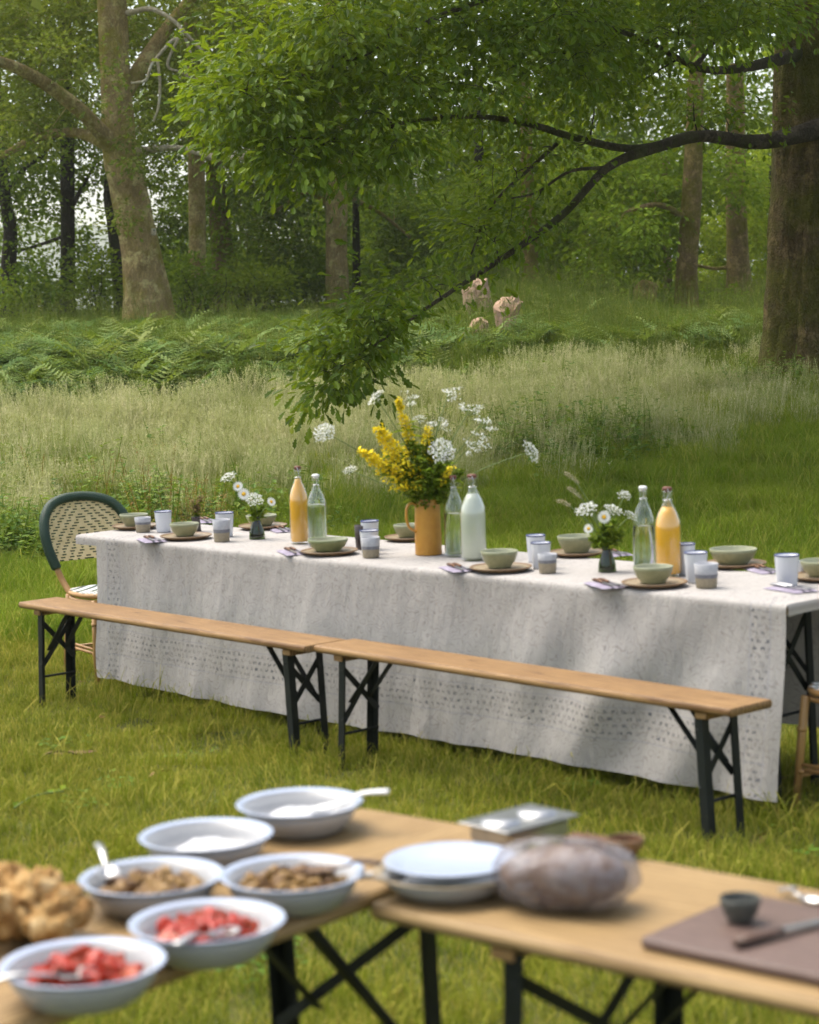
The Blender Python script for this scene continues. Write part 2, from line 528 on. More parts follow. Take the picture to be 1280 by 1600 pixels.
def field(y0, y1, per, margin=1.0, seed=1, test=None):
    """random points on the ground over the view wedge plus a margin"""
    r = np.random.default_rng(seed)
    hw = .2 * y1 + margin; c = 1 / math.sqrt(per)
    gx, gy = np.meshgrid(np.arange(-hw, hw, c), np.arange(y0, y1, c))
    x = gx.ravel() + r.uniform(0, c, gx.size); y = gy.ravel() + r.uniform(0, c, gx.size); n = gx.size
    m = np.abs(x) < .2 * y + margin
    if test is not None: m &= r.random(n) < test(x, y)
    x, y = x[m], y[m]
    return np.stack([x, y, gz(x, y) + .02 * (fbm(x * 2.2, y * 2.2, 5) - .5)], -1)

def grassmat(name, lo, hi, dry, dryamt, patch=.9, trans=.3):
    m, g, b, ob, wp = newmat(name, .7, .08)
    f = g.attr('rnd'); h = g.attr('hgt')
    n = g.noise(g.map(wp, (1, 1, .2)), patch, 4, .6)
    n2 = g.noise(g.map(wp, (1, 1, .2)), patch * 5, 3, .6)
    col = g.mix(g.ramp(n, [(.35, 0.), (.65, 1.)]), lo, hi)
    dd = g.math('ADD', g.math('MULTIPLY', f, .6), g.math('MULTIPLY', n2, .7))
    dd = g.ramp(dd, [(1.0 - dryamt * .75, 0.), (1.12 - dryamt * .6, 1.)])
    col = g.mix(dd, col, dry)
    col = g.mix(g.math('MULTIPLY', h, .35), col, dry)
    g.L.new(col, b.inputs['Base Color'])
    tr = g.n('ShaderNodeBsdfTranslucent'); g.L.new(col, tr.inputs[0])
    mx = g.n('ShaderNodeMixShader', ins={0: trans})
    g.L.new(b.outputs[0], mx.inputs[1]); g.L.new(tr.outputs[0], mx.inputs[2]); g.L.new(mx.outputs[0], g.N['Material Output'].inputs[0])
    return m

MG_LAWN = grassmat('lawn_grass', (.095, .155, .004), (.20, .245, .008), (.42, .37, .07), .40, 1.4)
MG_LUSH = grassmat('lush_grass', (.085, .19, .003), (.19, .28, .008), (.36, .36, .06), .32, .9)
MG_BANK = grassmat('bank_grass', (.035, .085, .003), (.10, .165, .008), (.25, .25, .06), .15, .45)  # greens darkened: the trees' shade is put into the bank's colour
MG_MEAD = grassmat('meadow_grass', (.20, .275, .05), (.335, .365, .11), (.53, .50, .275), .42, .5, .4)

def lawn_p(x, y):
    return np.where(y < 12.0, 1.0, 1 - sstep(12.0, 14.5, y)) * (.45 + .75 * fbm(x * 1.3, y * 1.3, 21))
scatter('lawn_grass', field(2.2, 14.5, 22, 1.2, 2, lambda x, y: 1 - sstep(12.0, 14.5, y)),
        [clump(760, .27, (.022, .07), .0030, .9, s, .4) for s in range(3)] + [clump(520, .27, (.03, .11), .0034, .9, 5, .4), mixgeo(clump(420, .27, (.022, .07), .003, .9, 6, .4), clump(26, .12, (.09, .19), .0045, 1.0, 7, .5))],
        MG_LAWN, 'short mown lawn grass around the tables', 'grass')

def lush_p(x, y):
    far = 19.4 + 3.0 * sstep(-.6, 2.4, x) + 1.6 * fbm(x * .6, y * .6, 31)
    return sstep(10.8, 13.0, y) * (1 - sstep(far - 1.5, far + 2.0, y))
scatter('lush_grass', field(10.8, 26, 13, 1.6, 3, lush_p),
        [clump(560, .30, (.06, .25), .0048, .9, s, .45) for s in (11, 12, 13, 14)], MG_LUSH,
        'lush green uncut grass behind the long table', 'grass', scale=(.55, 1.25))

def mead_p(x, y):
    near = 16.4 + 2.3 * sstep(-.4, 2.6, x) + .15 * np.clip(x - 2, 0, 9) + 2.4 * (fbm(x * .5, y * .5, 41) - .5)
    far = 20.6 + 1.6 * sstep(-.5, 2, x) + 1.0 * (fbm(x * .4, y * .4, 42) - .5)
    return sstep(near - 1.4, near + 2.4, y) * (1 - sstep(far, far + 1.6, y)) * (1 - .8 * np.exp(-((x - 4.1) / .9) ** 2 - ((y - 21.4) / 1.2) ** 2))
scatter('meadow_grass', field(15.5, 29, 14, 2.0, 4, mead_p),
        [mixgeo(clump(330, .30, (.10, .34), .0036, .8, s, .45), seedheads(95, .30, (.26, .52), s + 3)) for s in (21, 22, 23)], MG_MEAD,
        'tall pale straw coloured meadow grass in seed', 'grass', scale=(.5, .98))

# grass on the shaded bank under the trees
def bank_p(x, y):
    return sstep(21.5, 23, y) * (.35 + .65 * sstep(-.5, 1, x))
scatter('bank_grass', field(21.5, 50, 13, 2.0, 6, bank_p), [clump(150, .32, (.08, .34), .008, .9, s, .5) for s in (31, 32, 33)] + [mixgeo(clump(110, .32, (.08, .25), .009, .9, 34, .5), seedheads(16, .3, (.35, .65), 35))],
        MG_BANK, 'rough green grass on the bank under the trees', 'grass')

# bracken: a frond is a rachis with paired toothed pinnae
def frond_geo(V, Q, A, Hh, base, ang, L, arch, rd, r):
    k = len(V)
    d = np.array([math.cos(ang), math.sin(ang), 0]); sd_ = np.array([-d[1], d[0], 0])
    def pt(t): return base + d * L * (.15 * t + .62 * t * t) + np.array([0, 0, L * (arch * t - .42 * t * t * t)])
    n = 11
    for i in range(n):
        t = .24 + .74 * i / (n - 1); c = pt(t); tn = pt(t + .02) - pt(t - .02); tn /= np.linalg.norm(tn)
        ln = L * .36 * (1 - (t - .24) / .78) ** .8 + .02
        for sgn in (-1, 1):
            ax = sd_ * sgn * .88 + tn * .45 + np.array([0, 0, r.uniform(-.18, .05)]); ax /= np.linalg.norm(ax)
            wv = np.cross(ax, np.array([0, 0, 1.])); wv /= np.linalg.norm(wv); wv *= ln * .17
            # three diamonds along each pinna give it a cut edge
            for q0, q1, ws in ((0, .42, 1.), (.30, .72, .85), (.6, 1.0, .55)):
                a0 = c + ax * ln * q0; a1 = c + ax * ln * q1; mid = a0 * .55 + a1 * .45 - np.array([0, 0, .02 * q1 * ln])
                V += [a0, mid + wv * ws, a1, mid - wv * ws]; Q.append([k, k + 1, k + 2, k + 3]); k += 4
                A += [rd] * 4; Hh += [t] * 4
    s = sd_ * .006
    for t0, t1 in ((0, .35), (.35, .7), (.7, 1.)):
        V += [pt(t0) - s, pt(t0) + s, pt(t1) + s * .5, pt(t1) - s * .5]; Q.append([k, k + 1, k + 2, k + 3]); k += 4
        A += [rd] * 4; Hh += [0] * 4
def fern(seed):
    r = np.random.default_rng(seed); V = []; Q = []; A = []; Hh = []
    for i in range(7):
        frond_geo(V, Q, A, Hh, np.array([r.normal(0, .05), r.normal(0, .05), 0]), r.uniform(0, 2 * PI), r.uniform(.7, 1.1), r.uniform(.75, 1.1), r.random(), r)
    return np.array(V), [np.array(Q)], np.array(A), np.array(Hh)
MFERN = leafmat('bracken_green', [(.0, (.045, .095, .014)), (.5, (.09, .165, .03)), (.85, (.145, .225, .055)), (1., (.22, .26, .07))], .3, .55, patch=(.7, .7))
def fern_p(x, y):
    left = (1 - sstep(-.3, .9, x)) * sstep(21.2 + 1.2 * (fbm(x * .5, y * .5, 51) - .5), 22.6, y) * (1 - sstep(38, 43, y))
    mid = (x > -.6) * sstep(23.4, 24.4, y + 1.5 * (fbm(x * .6, y * .6, 52) - .5)) * (1 - sstep(34, 37, y)) * (1 - .7 * sstep(4.2, 6.0, x)) * (.35 + .65 * sstep(.3, .5, fbm(x * .7, y * .5, 53)))
    back = .22 * sstep(34, 37, y)
    return np.clip(np.maximum(np.maximum(left, mid), back), 0, 1)
FP = field(21, 46, 10.0, 2.0, 8, fern_p)
scatter('bracken', FP, [fern(s) for s in (61, 62, 63, 64)], MFERN,
        'dense green bracken ferns below the trees', 'bracken', tilt=.1, sc=np.random.default_rng(4).uniform(.4, .78, len(FP)) * np.interp(FP[:, 1], [21, 24, 30, 36], [.75, .95, .72, .5]) * np.where(FP[:, 0] > .5, .9, 1))

# broad-leaved weeds
def weed(seed, h, leaf, n):
    r = np.random.default_rng(seed); V = []; Q = []; A = []; Hh = []; k = 0
    for st in range(4):
        b0 = np.array([r.normal(0, .06), r.normal(0, .06), 0]); la = r.uniform(0, 2 * PI); hh = r.uniform(*h)
        ld_ = np.array([math.cos(la), math.sin(la), 0]) * .25 * hh
        s = np.array([.004, .002, 0])
        V += [b0 - s, b0 + s, b0 + ld_ + np.array([0, 0, hh]) + s * .5, b0 + ld_ + np.array([0, 0, hh]) - s * .5]; Q.append([k, k + 1, k + 2, k + 3]); k += 4
        A += [.2] * 4; Hh += [0] * 4
        for i in range(n):
            t = r.uniform(.15, 1); c = b0 + ld_ * t + np.array([0, 0, hh * t]); a = r.uniform(0, 2 * PI); rd = r.random()
            ax = np.array([math.cos(a), math.sin(a), r.uniform(-.3, .6)]); ax /= np.linalg.norm(ax)
            wv = np.cross(ax, [0, 0, 1.]); wv /= np.linalg.norm(wv); ln = leaf * r.uniform(.6, 1.2) * (1.2 - .6 * t)
            up_ = np.cross(wv, ax)
            V += [c, c + ax * ln * .45 + wv * ln * .28 + up_ * ln * .06, c + ax * ln - up_ * ln * .1, c + ax * ln * .45 - wv * ln * .28 + up_ * ln * .06]
            Q.append([k, k + 1, k + 2, k + 3]); k += 4; A += [rd] * 4; Hh += [t] * 4
    return np.array(V), [np.array(Q)], np.array(A), np.array(Hh)
MWEED = leafmat('weed_leaf', [(0., (.06, .13, .02)), (.6, (.13, .22, .035)), (1., (.24, .29, .06))], .35, .5)
def spots(L):
    r = np.random.default_rng(5); P = []
    for px, py, d, rx, ry, n in L:
        c = at(px, py, d)
        for i in range(n):
            x = c[0] + r.normal(0, rx); y = d + r.normal(0, ry); P.append([x, y, gz(x, y)])
    return np.array(P)
scatter('weeds', spots([(50, 790, 15.2, .35, .35, 70), (340, 760, 15.6, .35, .4, 60), (250, 745, 16.4, .4, .3, 30), (840, 690, 18.5, .55, .6, 90),
                        (1190, 600, 21.3, .25, .2, 26), (920, 680, 18.8, .4, .4, 40), (690, 640, 21.5, 1.6, .6, 40), (130, 700, 17.5, .5, .4, 16)]),
        [weed(s, (.25, .5), .10, 10) for s in (71, 72, 73)], MWEED, 'patches of leafy green weeds behind the long table', 'weeds', scale=(.5, 1.1))
def clover(seed):
    r = np.random.default_rng(seed); V = []; Q = []; A = []; Hh = []; k = 0
    for i in range(26):
        c = np.array([r.normal(0, .07), r.normal(0, .07), r.uniform(.03, .07)]); rd = r.random(); a0 = r.uniform(0, 6.3)
        for q in range(3):
            a = a0 + q * 2.09; d_ = np.array([math.cos(a), math.sin(a), r.uniform(-.2, .3)]); s_ = np.array([-math.sin(a), math.cos(a), 0]); L = r.uniform(.010, .018)
            V += [c, c + d_ * L * .6 + s_ * L * .45, c + d_ * L, c + d_ * L * .6 - s_ * L * .45]; Q.append([k, k + 1, k + 2, k + 3]); k += 4; A += [rd] * 4; Hh += [.5] * 4
    return np.array(V), [np.array(Q)], np.array(A), np.array(Hh)
MCLOV = leafmat('clover_leaf', [(0., (.05, .13, .012)), (1., (.13, .24, .03))], .3, .5)
scatter('clover', field(4.5, 13, 1.6, 1.0, 15, lambda x, y: sstep(.45, .62, fbm(x * .9, y * .9, 71))), [clover(s) for s in (81, 82, 83)], MCLOV, 'low clover patches scattered in the lawn', 'clover', scale=(.7, 1.5), tilt=.05)
MDEAD = leafmat('dead_leaf', [(0., (.10, .055, .02)), (1., (.26, .17, .07))], .2, .8)
def litter(seed):
    r = np.random.default_rng(seed); V = []; Q = []; A = []; Hh = []; k = 0
    for i in range(3):
        c = np.array([r.normal(0, .12), r.normal(0, .12), r.uniform(.03, .06)]); a = r.uniform(0, 6.3); d_ = np.array([math.cos(a), math.sin(a), r.normal(0, .3)]); s_ = np.array([-math.sin(a), math.cos(a), r.normal(0, .3)]); L = r.uniform(.03, .06)
        V += [c - d_ * L * .5, c + s_ * L * .3, c + d_ * L * .5 + np.array([0, 0, .008]), c - s_ * L * .3]; Q.append([k, k + 1, k + 2, k + 3]); k += 4; A += [r.random()] * 4; Hh += [.5] * 4
    return np.array(V), [np.array(Q)], np.array(A), np.array(Hh)
scatter('leaf_litter', field(4.5, 13, .8, 1.0, 16), [litter(s) for s in (84, 85, 86)], MDEAD, 'few dry brown leaves fallen on the lawn', 'leaves', scale=(.6, 1.1), tilt=.05)
MRED = leafmat('dock_red', [(0., (.16, .09, .03)), (.6, (.30, .16, .05)), (1., (.34, .26, .07))], .3, .6)
scatter('sorrel', spots([(325, 755, 15.4, .18, .2, 14), (270, 750, 15.8, .2, .2, 6), (170, 710, 17.2, .3, .3, 6)]),
        [weed(s, (.35, .6), .045, 16) for s in (75, 76)], MRED, 'rusty sorrel seed stalks rising from the grass', 'weeds', scale=(.6, 1.0))

# ------------------------------------------------------------------ trees
OAKLEAF = np.array([(0, 0), (.16, .05), (.28, .17), (.37, .11), (.52, .27), (.62, .17), (.78, .25), (.86, .13), (1, 0)])
def leaf_template(lobed):
    if lobed:
        n = len(OAKLEAF)
        up = [(x, y, .28 * y - .18 * x * x) for x, y in OAKLEAF]
        dn = [(x, -y, .28 * y - .18 * x * x) for x, y in OAKLEAF[1:-1]]
        V = np.array(up + dn)
        f1 = [list(range(n - 1, -1, -1))]
        f2 = [[0] + list(range(n, n + n - 2)) + [n - 1]]
        return V, [np.array(f1), np.array(f2)]
    V = np.array([(0, 0, 0), (.45, .30, .08), (1, 0, -.14), (.45, -.30, .08)])
    return V, [np.array([[0, 3, 2], [0, 2, 1]])]
LEAF_L = leaf_template(True); LEAF_S = leaf_template(False)

def place_leaves(P, D, N, S, tmpl):
    """leaf copies: positions, directions, normals, sizes -> V, faces"""
    T, F = tmpl
    D = D / (np.linalg.norm(D, axis=1)[:, None] + 1e-9)
    Y = np.cross(N, D); Y /= np.linalg.norm(Y, axis=1)[:, None] + 1e-9
    Z = np.cross(D, Y)
    V = P[:, None] + (D[:, None] * T[None, :, :1] + Y[:, None] * T[None, :, 1:2] + Z[:, None] * T[None, :, 2:]) * S[:, None, None]
    k = len(T); off = (np.arange(len(P)) * k)[:, None, None]
    fs = [(f[None] + off).reshape(-1, f.shape[1]) for f in F]
    merged = {}
    for f in fs: merged.setdefault(f.shape[1], []).append(f)
    return V.reshape(-1, 3), [np.concatenate(v) for v in merged.values()]

def sprays(T, Dv, nleaf, ln, size, r, flat=.5, droop=.25, jit=.5):
    """leaf poses along a twig ending at each target"""
    n = len(T)
    Dv = Dv / (np.linalg.norm(Dv, axis=1)[:, None] + 1e-9)
    t = r.random((n, nleaf))
    base = T[:, None] + Dv[:, None] * ((t - .6) * ln)[..., None]
    side = r.normal(size=(n, nleaf, 3)); side[..., 2] *= flat
    side /= np.linalg.norm(side, axis=-1)[..., None]
    P = base + side * (r.random((n, nleaf)) ** .6 * ln * jit)[..., None]
    D = side + Dv[:, None] * .5 + np.array([0, 0, -droop])
    N = np.array([0, 0, 1.]) + r.normal(size=(n, nleaf, 3)) * .42
    S = size * r.uniform(.65, 1.2, (n, nleaf))
    A = np.clip(r.random(n)[:, None] * .5 + r.random((n, nleaf)) * .5, 0, 1)
    return P.reshape(-1, 3), D.reshape(-1, 3), N.reshape(-1, 3), S.ravel(), A.ravel()

def grow(nodes, nrad, T, r, step=.35, maxr=.03):
    """join each twig target to the nearest wood already grown; returns tube paths"""
    cap = 40000
    pool = np.zeros((cap, 3)); rad = np.zeros(cap); m = len(nodes)
    pool[:m] = nodes; rad[:m] = nrad
    d0 = np.array([np.min(np.sum((nodes - t) ** 2, 1)) for t in T])
    paths = []
    for i in np.argsort(d0):
        t = T[i]
        dd = np.sum((pool[:m] - t) ** 2, 1) + 0.0
        j = int(np.argmin(dd)); a = pool[j]; L = math.sqrt(dd[j])
        if L < .08: continue
        k = max(3, int(L / step) + 2)
        s = np.linspace(0, 1, k)[:, None]
        P = a * (1 - s) + t * s
        P += np.sin(s * PI) * np.array([0, 0, .10 * L]) + np.sin(s * PI) * r.normal(size=3) * .07 * L
        r0 = min(rad[j] * .7, maxr, .006 + .011 * L)
        R = np.linspace(r0, .003, k)
        paths.append((P, R))
        e = min(k - 1, cap - m)
        pool[m:m + e] = P[1:1 + e]; rad[m:m + e] = R[1:1 + e]; m += e
    return paths

def tubes_mesh(name, paths, n=5):
    Vs = []; Fs = []; off = 0
    for P, R in paths:
        V, F4, _ = tube_np(P, R, n); Vs.append(V); Fs.append(F4 + off); off += len(V)
    if not Vs: return bpy.data.meshes.new(name)
    return mesh_np(name, np.concatenate(Vs), [np.concatenate(Fs)], True)

def trunk_mesh(name, P, R, n=28, ridge=.07, seed=0, m=10, flare=0.0, knots=0):
    Q = spline(np.column_stack([P, R]), m); C, Rr = Q[:, :3], Q[:, 3]
    V, F4, caps = tube_np(C, Rr, n)
    V = V.reshape(len(C), n, 3)
    s = np.concatenate([[0], np.cumsum(np.linalg.norm(np.diff(C, axis=0), axis=1))])
    th = np.arange(n) / n * 2 * PI
    S, T = np.meshgrid(s, th, indexing='ij')
    k = ridge * ((fbm(np.cos(T) * 4 + 9, S * .5 + np.sin(T) * 4, seed, 3) - .5) * 2 + 1.2 * (fbm(np.cos(T) * 1.2 + 5, S * .8 + np.sin(T) * 1.2, seed + 3, 2) - .5))
    fur = fbm(np.cos(T) * 5.5 + 20, S * 1.1 + np.sin(T) * 5.5 + 31, seed + 9, 3)
    k = k - ridge * .9 * np.clip(1 - np.abs(fur - .5) * 9, 0, 1)
    if flare: k = k + flare * np.exp(-S / .45) * (.6 + .6 * np.cos(T * 5 + seed) * 1.0)
    for q in range(knots):
        rr = np.random.default_rng(seed * 7 + q); s0 = rr.uniform(.4, s[-1] * .8); t0 = rr.uniform(0, 2 * PI)
        dT = np.angle(np.exp(1j * (T - t0)))
        k = k + .22 * np.exp(-((S - s0) / .14) ** 2 - (dT / .28) ** 2)
    V = C[:, None] + (V - C[:, None]) * (1 + k[..., None])
    return mesh_np(name, V.reshape(-1, 3), [F4, np.array(caps)], True), C, Rr

def path_px(L, d=None):
    """[(px,py,width_px[,depth])] -> points, radii"""
    P = []; R = []
    for q in L:
        dd = q[3] if len(q) > 3 else d
        P.append(at(q[0], q[1], dd)); R.append(q[2] / 2 * dd / FPX)
    return np.array(P), np.array(R)

def clouds(L, r):
    """foliage clusters [(px,py,rx,ry,d0,d1,n)] -> targets"""
    T = []
    for px, py, rx, ry, d0, d1, n in L:
        u_ = r.normal(size=(n, 2)); u_ /= np.linalg.norm(u_, axis=1)[:, None]
        q = r.random(n) ** .5
        d = r.uniform(d0, d1, n)
        for i in range(n):
            T.append(at(px + u_[i, 0] * q[i] * rx, py + u_[i, 1] * q[i] * ry, d[i]))
    return np.array(T).reshape(-1, 3)

def tree(name, label, d, trunk, bark, leaf, cl=(), limbs=(), nleaf=18, ln=.5, size=.12, tmpl=None, seed=0, group=None, flat=.45, ridge=.07,
         upper=None, flare=.35, knots=3, tw=5, maxr=.03, dead=()):
    r = np.random.default_rng(seed + 100)
    P, R = path_px(trunk, d)
    x, y = P[0][0], P[0][1]; base = np.array([x, y, float(gz(x, y))])
    # start below ground
    P = np.vstack([base - np.array([0, 0, .25]), base + np.array([0, 0, .12]), P[1:]]); R = np.concatenate([[R[0] * 1.12, R[0]], R[1:]])
    t = thing(name, label, 'tree', base, 0, group)
    me, C, Rr = trunk_mesh('trunk', P - base, R, 40, ridge, seed, 16, flare, knots)
    part('trunk', me, bark, t)
    nodes = [C + base]; nr = [Rr]
    for L in limbs:
        p, q = path_px(L, d)
        m2, c2, r2 = trunk_mesh('branch', p - base, q, 12, .12, seed + 5, 8)
        part('branch', m2, bark, t)
        nodes.append(c2 + base); nr.append(r2)
    for L in dead:
        p, q = path_px(L, d)
        m2, c2, r2 = trunk_mesh('dead_branch', p - base, q, 8, .12, seed + 6, 8)
        part('dead_branch', m2, BK_DEAD, t)
    T = clouds(cl, r)
    ups = []
    if upper:
        cx, cyy, rx, ry, dd0, dd1, n = upper
        ups = clouds([(cx, cyy, rx, ry, dd0, dd1, int(n * .3))], r)
    nodes = np.concatenate(nodes); nr = np.concatenate(nr)
    if len(T):
        paths = grow(nodes, nr, T, r, maxr=maxr)
        part('twigs', tubes_mesh('twigs', [(p - base, q) for p, q in paths], tw), bark, t)['kind'] = 'stuff'
        near = np.array([nodes[np.argmin(np.sum((nodes - q) ** 2, 1))] for q in T])
        Dv = (T - near) * np.array([1, 1, .4]) + r.normal(size=T.shape) * .3
        a = sprays(T, Dv, nleaf, ln, size, r, flat)
        V, F = place_leaves(a[0], a[1], a[2], a[3], tmpl or LEAF_S)
        k = len((tmpl or LEAF_S)[0])
        A = np.repeat(a[4], k)
    else:
        V, F, A = np.zeros((0, 3)), [], np.zeros(0)
    if len(ups):
        a = sprays(ups, r.normal(size=ups.shape), 26, 1.0, .32, r, .5)
        V2, F2 = place_leaves(a[0], a[1], a[2], a[3], LEAF_S)
        F = list(F) + [f + len(V) for f in F2]; V = np.vstack([V, V2]); A = np.concatenate([A, np.repeat(a[4], 4)])
        mg = {}
        for f in F: mg.setdefault(f.shape[1], []).append(f)
        F = [np.concatenate(v) for v in mg.values()]
    if len(V):
        o = part('crown', mesh_np('crown', V - base, F, False, {'rnd': A}), leaf, t); o['kind'] = 'stuff'
    return t

BK_OAK = barkmat('bark_oak', (.42, .29, .12), (.22, .15, .06), (.16, .15, .010), .62)
BK_PALE = barkmat('bark_pale', (.72, .53, .23), (.40, .28, .11), (.30, .27, .02), .40)
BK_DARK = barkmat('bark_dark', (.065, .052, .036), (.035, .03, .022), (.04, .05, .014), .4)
BK_DEAD = barkmat('bark_dead', (.80, .70, .48), (.62, .52, .34), (.4, .36, .16), .0)
BK_MOSS = barkmat('bark_mossy', (.26, .185, .08), (.085, .055, .026), (.11, .115, .008), .7)
BK_LIMB = barkmat('bark_limb', (.13, .10, .06), (.065, .05, .03), (.075, .085, .016), .5, 2.0)
LF_OAK = leafmat('oak_leaf', [(0., (0.033, 0.071, 0.0029)), (.35, (0.071, 0.133, 0.0057)), (.7, (0.133, 0.204, 0.0095)), (.92, (0.209, 0.275, 0.0152)), (1., (0.323, 0.342, 0.0285))], .42, .45, spec=.2)
LF_OLIVE = leafmat('olive_leaf', [(0., (0.088, 0.125, 0.0150)), (.5, (0.175, 0.225, 0.0275)), (1., (0.325, 0.362, 0.0562))], .36, .6)
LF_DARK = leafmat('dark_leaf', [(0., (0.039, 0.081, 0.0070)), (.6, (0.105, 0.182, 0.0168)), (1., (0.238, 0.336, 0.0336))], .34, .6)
LF_MID = leafmat('mid_leaf', [(0., (0.066, 0.120, 0.0072)), (.5, (0.144, 0.228, 0.0144)), (1., (0.324, 0.420, 0.0360))], .4, .6)
LF_BRIGHT = leafmat('bright_leaf', [(0., (.12, .18, .012)), (.5, (.22, .30, .02)), (1., (.36, .42, .035))], .42, .6)

# the tall oak left of centre, with its long limb, dead twigs and bare broken branch
tree('oak_tree', 'massive pale mossy oak trunk with a long limb reaching left, bracken round its foot', 35,
     [(234, 512, 84), (221, 400, 62), (202, 300, 58), (188, 235, 56), (181, 130, 48), (176, 20, 46), (170, -160, 42), (165, -420, 30)],
     BK_PALE, LF_OLIVE,
     [(80, 40, 140, 70, 35.4, 40, 330), (330, 50, 130, 80, 35.4, 39, 290), (60, 150, 100, 50, 35, 39, 170), (290, 160, 90, 70, 35.2, 38.5, 190), (30, 10, 110, 50, 34.6, 39, 150),
      (140, 110, 40, 60, 33, 34, 14), (225, 250, 30, 50, 33.8, 34.5, 20), (30, 215, 60, 30, 34, 37, 36), (400, 20, 90, 60, 35, 39, 100), (190, 330, 26, 30, 34, 34.5, 7), (60, 70, 60, 20, 33, 34, 16),
      (230, 170, 30, 60, 34, 34.6, 12)],
     [[(180, 232, 32, 34.9), (150, 198, 24, 34.6), (110, 160, 22, 34.2), (45, 115, 18, 33.6), (-30, 85, 15, 33)],
      [(172, 228, 22, 35), (120, 208, 16, 35.4), (62, 214, 13, 35.8), (0, 245, 9, 36)],
      [(192, 150, 26, 35), (250, 60, 20, 35.6), (320, -30, 14, 36.2)]],
     nleaf=20, ln=.55, size=.105, seed=1, upper=(190, -420, 480, 430, 33, 42, 420), knots=5, flare=.14,
     dead=[[(215, 236, 14, 34.8), (275, 231, 9, 34.2), (310, 238, 11, 34), (340, 247, 11, 33.9), (378, 245, 9, 33.8), (392, 232, 6, 33.8)],
           [(200, 20, 10, 34.8), (240, 15, 8, 34.2), (283, 45, 6, 34), (262, 70, 5.5, 33.9), (238, 100, 5, 33.8), (228, 125, 4.5, 33.8), (205, 130, 3, 33.8)],
           [(283, 45, 6, 34), (312, 75, 4.5, 34), (335, 105, 4, 34), (337, 150, 3, 34)], [(283, 50, 5, 33.9), (262, 100, 4.5, 33.9), (280, 112, 4, 33.9), (300, 118, 3.5, 33.9), (325, 118, 3, 34)],
           [(246, 92, 5, 33.8), (250, 130, 4.5, 33.8), (248, 165, 4, 33.8), (240, 190, 3, 33.8)], [(290, 60, 4.5, 34), (300, 95, 4, 34), (292, 120, 3.5, 34), (330, 125, 3, 34)]])
tree('beech_tree', 'slim pale straight trunk standing just right of the big oak', 39,
     [(303, 474, 32), (308, 400, 27), (308, 330, 26), (306, 240, 26), (300, 100, 24), (296, -200, 18)],
     BK_PALE, LF_OLIVE, [(330, 130, 110, 90, 39.6, 43, 150), (440, 110, 100, 90, 39, 43, 120), (340, 225, 60, 30, 39.4, 41, 24)],
     nleaf=20, ln=.55, size=.115, seed=2, upper=(330, -350, 300, 340, 38, 46, 170), flare=.2)
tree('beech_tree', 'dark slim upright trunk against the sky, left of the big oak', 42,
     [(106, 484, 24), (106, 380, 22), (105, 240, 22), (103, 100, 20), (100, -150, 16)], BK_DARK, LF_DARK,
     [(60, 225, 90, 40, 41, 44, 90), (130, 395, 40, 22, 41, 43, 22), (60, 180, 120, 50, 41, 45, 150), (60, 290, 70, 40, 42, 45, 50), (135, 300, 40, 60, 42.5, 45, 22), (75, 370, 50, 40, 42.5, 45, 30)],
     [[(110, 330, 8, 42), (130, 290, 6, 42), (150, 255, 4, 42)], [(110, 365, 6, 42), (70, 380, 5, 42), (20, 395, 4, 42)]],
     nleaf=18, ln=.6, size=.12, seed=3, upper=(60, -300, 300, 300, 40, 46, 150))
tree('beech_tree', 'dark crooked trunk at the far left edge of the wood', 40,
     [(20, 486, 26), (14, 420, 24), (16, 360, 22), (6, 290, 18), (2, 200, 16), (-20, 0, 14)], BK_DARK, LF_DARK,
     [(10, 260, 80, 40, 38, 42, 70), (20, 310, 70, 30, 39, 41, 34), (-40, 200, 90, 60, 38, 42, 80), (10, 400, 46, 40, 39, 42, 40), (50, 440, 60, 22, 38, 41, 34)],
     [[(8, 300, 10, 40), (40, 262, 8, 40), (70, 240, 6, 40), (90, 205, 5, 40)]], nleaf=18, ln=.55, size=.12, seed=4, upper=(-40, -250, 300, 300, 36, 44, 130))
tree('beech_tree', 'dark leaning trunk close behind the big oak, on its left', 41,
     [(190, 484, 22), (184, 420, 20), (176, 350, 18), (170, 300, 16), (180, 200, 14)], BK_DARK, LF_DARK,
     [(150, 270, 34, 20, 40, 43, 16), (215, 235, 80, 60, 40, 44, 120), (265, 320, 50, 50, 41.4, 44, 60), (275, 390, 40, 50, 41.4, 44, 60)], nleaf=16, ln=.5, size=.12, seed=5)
tree('oak_tree', 'thick dark broken trunk wrapped in leaves, right of the slim pale trunk', 41,
     [(358, 478, 44), (350, 420, 36), (343, 340, 32), (336, 270, 28), (334, 200, 22)], BK_OAK, LF_MID,
     [(352, 330, 34, 60, 39.6, 41.2, 40), (385, 400, 44, 50, 39.5, 42, 70), (400, 290, 80, 60, 40, 44, 110), (330, 200, 70, 50, 40, 43, 60)],
     nleaf=16, ln=.5, size=.11, seed=6)
tree('beech_tree', 'stout brown trunk standing above the drooping oak branch tip', 40,
     [(527, 474, 38), (526, 400, 34), (526, 320, 33), (522, 220, 30), (520, 60, 26), (520, -150, 20)], BK_PALE, LF_DARK,
     [(470, 260, 110, 60, 39.5, 44, 180), (450, 350, 80, 40, 41, 45, 110), (600, 260, 90, 60, 40, 45, 120), (450, 420, 90, 34, 42, 45, 110), (420, 180, 90, 70, 39, 43, 110)],
     [[(526, 330, 10, 40), (480, 300, 7, 40.5), (430, 330, 5, 41)], [(526, 300, 9, 40.4), (590, 330, 6, 41), (640, 370, 4, 41.5)]],
     nleaf=18, ln=.7, size=.125, seed=7, flat=.25, upper=(520, -250, 260, 300, 38, 45, 150), flare=.2)
